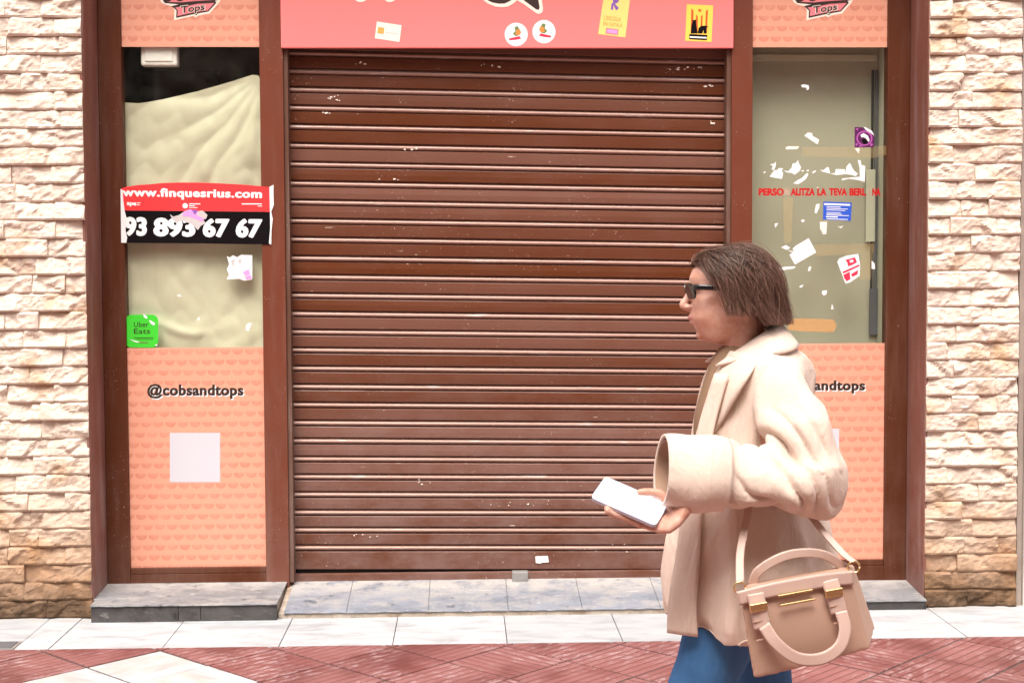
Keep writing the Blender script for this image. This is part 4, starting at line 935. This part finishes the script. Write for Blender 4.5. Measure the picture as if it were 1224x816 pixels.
# collar: stands at the nape, folds over, and comes to a long point at the throat
crows = []
for t in np.linspace(-1, 1, 15):
    a = t*R(150); c, s_ = math.cos(a), math.sin(a)           # a=0 at the nape
    k = abs(t)
    inner = (.712 + .040*c - .012*k, PY + .066*s_, 1.404 - .065*k**1.4)
    ob = (.722 + .078*c, PY + (.112+.012*k)*s_, 1.322 - .010*k + .022*(1-k))
    if k > .85: ob = (.598, PY + .075*np.sign(s_) - .03*(1 if s_ < 0 else -1)*0, 1.298)
    crows.append((inner, ob))
strip('collar', crows, .006, M['coat'], coat, 5)
def cup(name, rows, th, mat, parent, ref=(0, 1, .25), seg=32, n=6, wob=None):
    V, Fc = tube(rows, seg, n, ref, False, wob)
    me = bpy.data.meshes.new(name); me.from_pydata([tuple(v) for v in V], [], Fc); me.update()
    o = mesh_obj(name, me, mat, parent, True); md = o.modifiers.new('t', 'SOLIDIFY'); md.thickness = th; md.offset = 0; return o
cup('cuff', [(.575, -3.159, 1.060, .079, .081), (.530, -3.162, 1.066, .083, .085), (.480, -3.165, 1.070, .082, .084), (.435, -3.168, 1.074, .075, .078)], .007, M['coat'], coat, wob=lambda t, a: .004*math.sin(3*a+1)+.003*math.sin(t*8+a))
cup('cuff_lining', [(.53, -3.162, 1.064, .058, .060), (.46, -3.166, 1.072, .068, .070), (.440, -3.168, 1.074, .070, .073)], .002, M['coat_in'], coat)
cup('cuff', [(.690, -2.664, .855, .080, .078), (.665, -2.662, .825, .082, .08), (.64, -2.662, .795, .080, .078)], .006, M['coat'], coat)
# front facing of the coat: a raised edge running from the throat to the hem on the viewer's side
edge = []
for z_, f_ in ((1.28, .0), (1.15, .01), (1.0, .0), (.85, -.002), (.75, -.004), (.68, -.004)):
    i = min(range(len(cc_)), key=lambda q: abs(cc_[q][0]-z_)); _, xf, xb, hw = cc_[i]
    def on(ang, d=.007):
        c, s_ = math.cos(ang), math.sin(ang); w_ = fold_wave(z_, ang)
        return ((xf+xb)/2 + ((xb-xf)/2+w_+d)*math.copysign(abs(c)**.85, c), PY + (hw+w_+d)*math.copysign(abs(s_)**.85, s_), z_)
    edge.append((on(R(180+28), .012), on(R(180+46), .008)))
strip('front_facing', edge, .005, M['coat'], coat)
lap = [((.628, PY-.060, 1.330), (.690, PY-.125, 1.322)), ((.588, PY-.058, 1.265), (.640, PY-.165, 1.262)), ((.566, PY-.055, 1.18), (.600, PY-.130, 1.18)), ((.552, PY-.05, 1.10), (.556, PY-.075, 1.09))]
strip('lapel', lap, .006, M['coat'], coat)
lap2 = [(((a[0]), 2*PY-a[1], a[2]), (b[0], 2*PY-b[1], b[2])) for a, b in lap]
strip('lapel', lap2, .006, M['coat'], coat)
tpv, tpf = tube([(.690, PY, 1.318, .060, .060), (.668, PY, 1.290, .072, .07), (.640, PY, 1.24, .066, .075), (.606, PY, 1.16, .055, .07), (.590, PY, 1.10, .04, .06)], 20, 5)
mk('knit_top', tpv, tpf, M['top'], pr, True)
# trousers and shoes
jp = []
for k, (a, b, c) in legs.items():
    jp.append(tube([(*a, .100, .092), ((a[0]+b[0])/2, (a[1]+b[1])/2, (a[2]+b[2])/2, .086, .080), (*b, .072, .068), (b[0]*.6+c[0]*.4+.01, b[1], b[2]*.6+c[2]*.4, .066, .062), (*c, .060, .056)], 20, 5, wob=lambda t, a: .003*math.sin(t*30+2*a)))
jp.append(ball((.708, PY, .84), (.125, .17, .10)))
fuse('jeans', jp, .006, M['denim'], pr, 2)
for k, (a, b, c) in legs.items():
    if k == 'near': rows = [(c[0]+.045, c[1], .035, .030, .034), (c[0]+.01, c[1], .040, .040, .038), (c[0]-.06, c[1], .034, .034, .042), (c[0]-.12, c[1], .027, .027, .044), (c[0]-.165, c[1], .020, .018, .030)]
    else: rows = [(c[0]+.055, c[1], .125, .030, .034), (c[0]+.02, c[1], .115, .040, .038), (c[0]-.02, c[1], .070, .034, .042), (c[0]-.055, c[1], .032, .028, .044), (c[0]-.10, c[1], .020, .018, .034)]
    fuse('shoe', [tube(rows, 16, 5), tube([(c[0]+.01, c[1], c[2]+.02, .045, .042), (c[0]+.005, c[1], c[2]-.045, .045, .042)], 14, 3)], .005, M['shoe'], pr, 2)
# hair: a dark base and many strands combed back into a chin-length bob
HC = Vector((HX+.012, PY, HZ+.108)); AX = (.116, .092, .115)
def shell(d, off=0.0, flare=0.0):
    d = d.normalized()
    if d.z >= 0: return HC + Vector((d.x*(AX[0]+off), d.y*(AX[1]+off), d.z*(AX[2]+off)))
    h = Vector((d.x, d.y, 0)); h = h.normalized() if h.length > 1e-4 else Vector((1, 0, 0))
    zz = d.z*.115
    k = 1 + flare*(-d.z)
    return HC + Vector((h.x*(AX[0]+off)*k, h.y*(AX[1]+off)*k, zz))
V = []; Fc = []; idx = {}
NA, NE = 48, 22
def face_gap(az, el):      # az 0 = nape ... pi = face
    return (abs(az) > R(102) and el < R(38)) or (abs(az) > R(70) and el < R(10)) or (abs(az) > R(50) and el < R(-30))
for i in range(NA):
    az = -math.pi + 2*math.pi*i/NA
    for j in range(NE+1):
        el = R(-48) + (R(90)-R(-48))*j/NE
        d = Vector((math.cos(az)*math.cos(el), math.sin(az)*math.cos(el), math.sin(el)))
        idx[i, j] = len(V); V.append(shell(d, -.012, .12))
for i in range(NA):
    az = -math.pi + 2*math.pi*(i+.5)/NA
    for j in range(NE):
        el = R(-48) + (R(138))*(j+.5)/NE
        if not face_gap(az, el): Fc.append((idx[i, j], idx[(i+1) % NA, j], idx[(i+1) % NA, j+1], idx[i, j+1]))
hair = mk('hair', V, Fc, M['hair_base'], pr, True)
rr = random.Random(5); V = []; Fc = []; TN = []
def slerp(a, b, t):
    om = math.acos(max(-1, min(1, a.dot(b))));
    return a.copy() if om < 1e-4 else (a*math.sin((1-t)*om)+b*math.sin(t*om))/math.sin(om)
def D3(az, el): return Vector((math.cos(az)*math.cos(el), math.sin(az)*math.cos(el), math.sin(el)))
for s_i in range(6500):
    side = rr.choice((-1, 1))
    a0 = side*R(rr.uniform(100, 180)) if rr.random() < .62 else side*R(rr.uniform(0, 180))
    e0 = R(rr.uniform(36, 50)) if abs(a0) > R(115) else R(rr.uniform(30, 88))
    if abs(a0) <= R(115) and rr.random() < .5: e0 = R(rr.uniform(55, 89))
    a1 = side*R(rr.uniform(0, 104)); e1 = R(rr.uniform(-42, -20) if abs(a1) < R(62) else rr.uniform(-28, -2))
    d0, d1 = D3(a0, e0), D3(a1, e1)
    mid_ = D3((a0*.45+a1*.55), R(rr.uniform(28, 62)))
    off = rr.uniform(-.008, .016) + (.008 if rr.random() < .08 else 0); lum = min(1, max(0, rr.gauss(.40, .26)))
    fl = rr.uniform(.05, .26); n = 11; pts = []
    ph1, am = rr.uniform(0, 6), rr.uniform(.001, .0045)
    for k in range(n+1):
        t = k/n; d = slerp(slerp(d0, mid_, min(1, t*1.15)), slerp(mid_, d1, t), t)
        p = shell(d, off*min(1, t*3+.25), fl); p += Vector((am*math.sin(ph1+t*9), am*math.cos(ph1*1.3+t*8), 0)); pts.append(p)
    wd = rr.uniform(.00035, .0009)
    for k, p in enumerate(pts):
        q = (pts[min(k+1, n)]-pts[max(k-1, 0)]).normalized(); o_ = (p-HC); o_.normalize(); sd = q.cross(o_)
        sd = sd.normalized() if sd.length > 1e-5 else Vector((0, 1, 0)); w2 = wd*(1 if k < n-2 else .55)
        b_ = len(V); V += [p-sd*w2, p+o_*w2*.8, p+sd*w2]; TN += [lum*(.75+.5*(k/n)**2)]*3
        if k:
            Fc += [(b_-3, b_-2, b_+1, b_), (b_-2, b_-1, b_+2, b_+1), (b_-1, b_-3, b_, b_+2)]
so = mk('hair_strands', V, Fc, M['hair'], hair, True); so['kind'] = 'stuff'
at_ = so.data.attributes.new('tone', 'FLOAT', 'POINT'); at_.data.foreach_set('value', np.array(TN, dtype=np.float32))
# sunglasses
sgx = HZ+.116
bm = bmesh.new()
def lens(side):
    ring = []
    for k in range(20):
        a = 2*math.pi*k/20; l_ = .032*side+.027*math.copysign(abs(math.cos(a))**.7, math.cos(a)); z_ = .019*math.copysign(abs(math.sin(a))**.7, math.sin(a))
        f_ = .100-.012*(abs(l_)/.06)**2 - .004*(z_/.02)*-1
        ring.append((f_, l_, sgx-HZ-.002+z_))
    fr = [bm.verts.new(hp(*p)) for p in ring]; bk = [bm.verts.new(hp(p[0]-.004, p[1], p[2])) for p in ring]
    bm.faces.new(fr); bm.faces.new(list(reversed(bk)))
    for k in range(20): bm.faces.new((fr[k], bk[k], bk[(k+1) % 20], fr[(k+1) % 20]))
lens(-1); lens(1)
gl_ = bmo('sunglasses', bm, M['sunglass'], pr, False)
for s_ in (-1, 1):
    V, Fc = tube([hrow(.090, .060*s_, .124, .0055, .003), hrow(.080, .074*s_, .124, .0065, .003), hrow(.04, .080*s_, .122, .006, .0025), hrow(-.01, .081*s_, .118, .004, .0025), hrow(-.03, .079*s_, .105, .004, .0025)], 10, 5)
    mk('temple_arm', V, Fc, M['sunglass'], gl_, True)
V, Fc = tube([hrow(.094, -.008, .118, .004, .004), hrow(.099, 0, .120, .004, .004), hrow(.094, .008, .118, .004, .004)], 8, 4, (0, 0, 1)); mk('bridge', V, Fc, M['sunglass'], gl_, True)

# ================================================================ the handbag
BY = -3.27
bag = thing('handbag', at(965, 800, BY), 'taupe leather handbag with brass fittings hanging from the coat sleeve', 'handbag')
TL, TR, BR, BL = at(884, 712, BY-.02), at(1016, 688, BY+.02), at(1040, 776, BY+.02), at(900, 812, BY-.02)
dep = Vector((.045, .115, .02))
def bq(a, b, c=0.0):      # across 0..1, down 0..1, depth 0..1 into the bag
    t = TL.lerp(TR, a); bt = BL.lerp(BR, a); p = t.lerp(bt, b)
    bulge = .018*math.sin(math.pi*min(1, max(0, a)))*math.sin(math.pi*min(1, max(0, b*.8+.1)))
    return p + dep*c*(.62+.38*b) + Vector((0, -bulge*(1-2*c), 0))
V = []; Fc = []; n = 14
for c in (0, 1):
    for j in range(n+1):
        for i in range(n+1): V.append(bq(i/n, j/n, c))
def gi(i, j, c): return c*(n+1)**2 + j*(n+1)+i
for c in (0, 1):
    for j in range(n):
        for i in range(n):
            q = (gi(i, j, c), gi(i+1, j, c), gi(i+1, j+1, c), gi(i, j+1, c)); Fc.append(q if c == 0 else q[::-1])
for k in range(n):
    Fc += [(gi(k, 0, 0), gi(k, 0, 1), gi(k+1, 0, 1), gi(k+1, 0, 0)), (gi(k, n, 0), gi(k+1, n, 0), gi(k+1, n, 1), gi(k, n, 1)), (gi(0, k, 0), gi(0, k+1, 0), gi(0, k+1, 1), gi(0, k, 1)), (gi(n, k, 0), gi(n, k, 1), gi(n, k+1, 1), gi(n, k+1, 0))]
bb_ = fuse('bag_body', [(V, Fc)], .005, M['leather'], bag, 6, .5)
def bstrip(name, pts, wdt, th, mat, parent, across=None):
    """leather band through bag points"""
    ch = [Vector(p) for p in smooth_chain([tuple(p) for p in pts], 8)]; rows = []
    for i, p in enumerate(ch):
        q = (ch[min(i+1, len(ch)-1)]-ch[max(i-1, 0)]).normalized()
        ax = across if across is not None else q.cross(Vector((0, -1, 0))).normalized()
        rows.append((tuple(p-ax*wdt/2), tuple(p+ax*wdt/2)))
    return strip(name, rows, th, mat, parent, 1)
def bo(a, b, d=.008): return bq(a, b, 0)+Vector((0, -d, 0))
# flap over the top with two tabs, each closed by a brass plate
bstrip('flap_edge', [bo(-.02, .02, .004), bo(.25, -.02, .010), bo(.5, -.03, .012), bo(.78, -.02, .010), bo(1.02, .02, .004)], .030, .006, M['leather2'], bag)
for a in (.13, .80):
    tb = bstrip('closing_tab', [bo(a, -.02, .014), bo(a, .14, .016), bo(a+.005, .40, .014)], .036, .005, M['leather2'], bag)
    bm = bmesh.new(); bm_box(bm, -.020, .020, -.003, .003, -.0085, .0085, .0012, 1)
    c = bo(a, .13, .022); ex = (TR-TL).normalized(); ez = Vector((0, 0, 1)); ez = (ez-ex*ez.dot(ex)).normalized(); ey = ez.cross(ex)
    for v in bm.verts: v.co = c + ex*v.co.x + ey*v.co.y + ez*v.co.z
    bmo('brass_plate', bm, M['brass'], tb)
    for zz in (.30, .52):
        bm = bmesh.new(); bm_box(bm, -.020, .020, -.001, .001, -.0016, .0016, .0003, 1); c2_ = bo(a+.01, zz, .0165)
        for v in bm.verts: v.co = c2_ + ex*v.co.x + ey*v.co.y + ez*v.co.z
        bmo('stitch_bar', bm, M['leather'], tb)
for dz in (.05, .16):
    bm = bmesh.new(); bm_box(bm, -.040, .040, -.0025, .0025, -.0022, .0022, .0008, 1); c = bo(.47, dz, .016)
    for v in bm.verts: v.co = c + ex*v.co.x + ey*v.co.y + ez*v.co.z
    bmo('clasp_bar', bm, M['brass'], bag)
# one handle hanging down over the front, the other standing up
bstrip('handle', [bo(.15, .36, .018), bo(.22, .58, .024), bo(.36, .80, .028), bo(.55, .88, .030), bo(.72, .80, .030), bo(.81, .60, .026), bo(.82, .38, .018)], .026, .006, M['leather2'], bag)
bstrip('handle', [bq(.06, .02, .9), bq(.16, -.16, .85), bq(.45, -.30, .8), bq(.75, -.24, .8), bq(.92, .02, .9)], .020, .007, M['leather2'], bag)
# shoulder strap: from a ring at each end up over the forearm
rings = [bq(-.01, .0, .5)+Vector((-.004, 0, .004)), bq(1.0, .0, .5)+Vector((.004, 0, .006))]
for p in rings:
    V, Fc = tube([(p.x+.013*math.cos(t), p.y, p.z+.013*math.sin(t), .0022, .0022) for t in np.linspace(0, 2*math.pi, 13)], 8, 2); mk('ring', V, Fc, M['brass'], bag, True)
for p, xt in ((rings[0], .640), (rings[1], .770)):
    arc_ = [p+Vector((0, 0, .011)), Vector((p.x*.7+xt*.3, -3.19, .90)), Vector((xt, -3.115, .985)), Vector((xt, -3.085, 1.06)), Vector((xt*.5+.35, -3.05, 1.12))]
    bstrip('strap', arc_, .018, .004, M['leather2'], bag, Vector((1, 0, 0)))
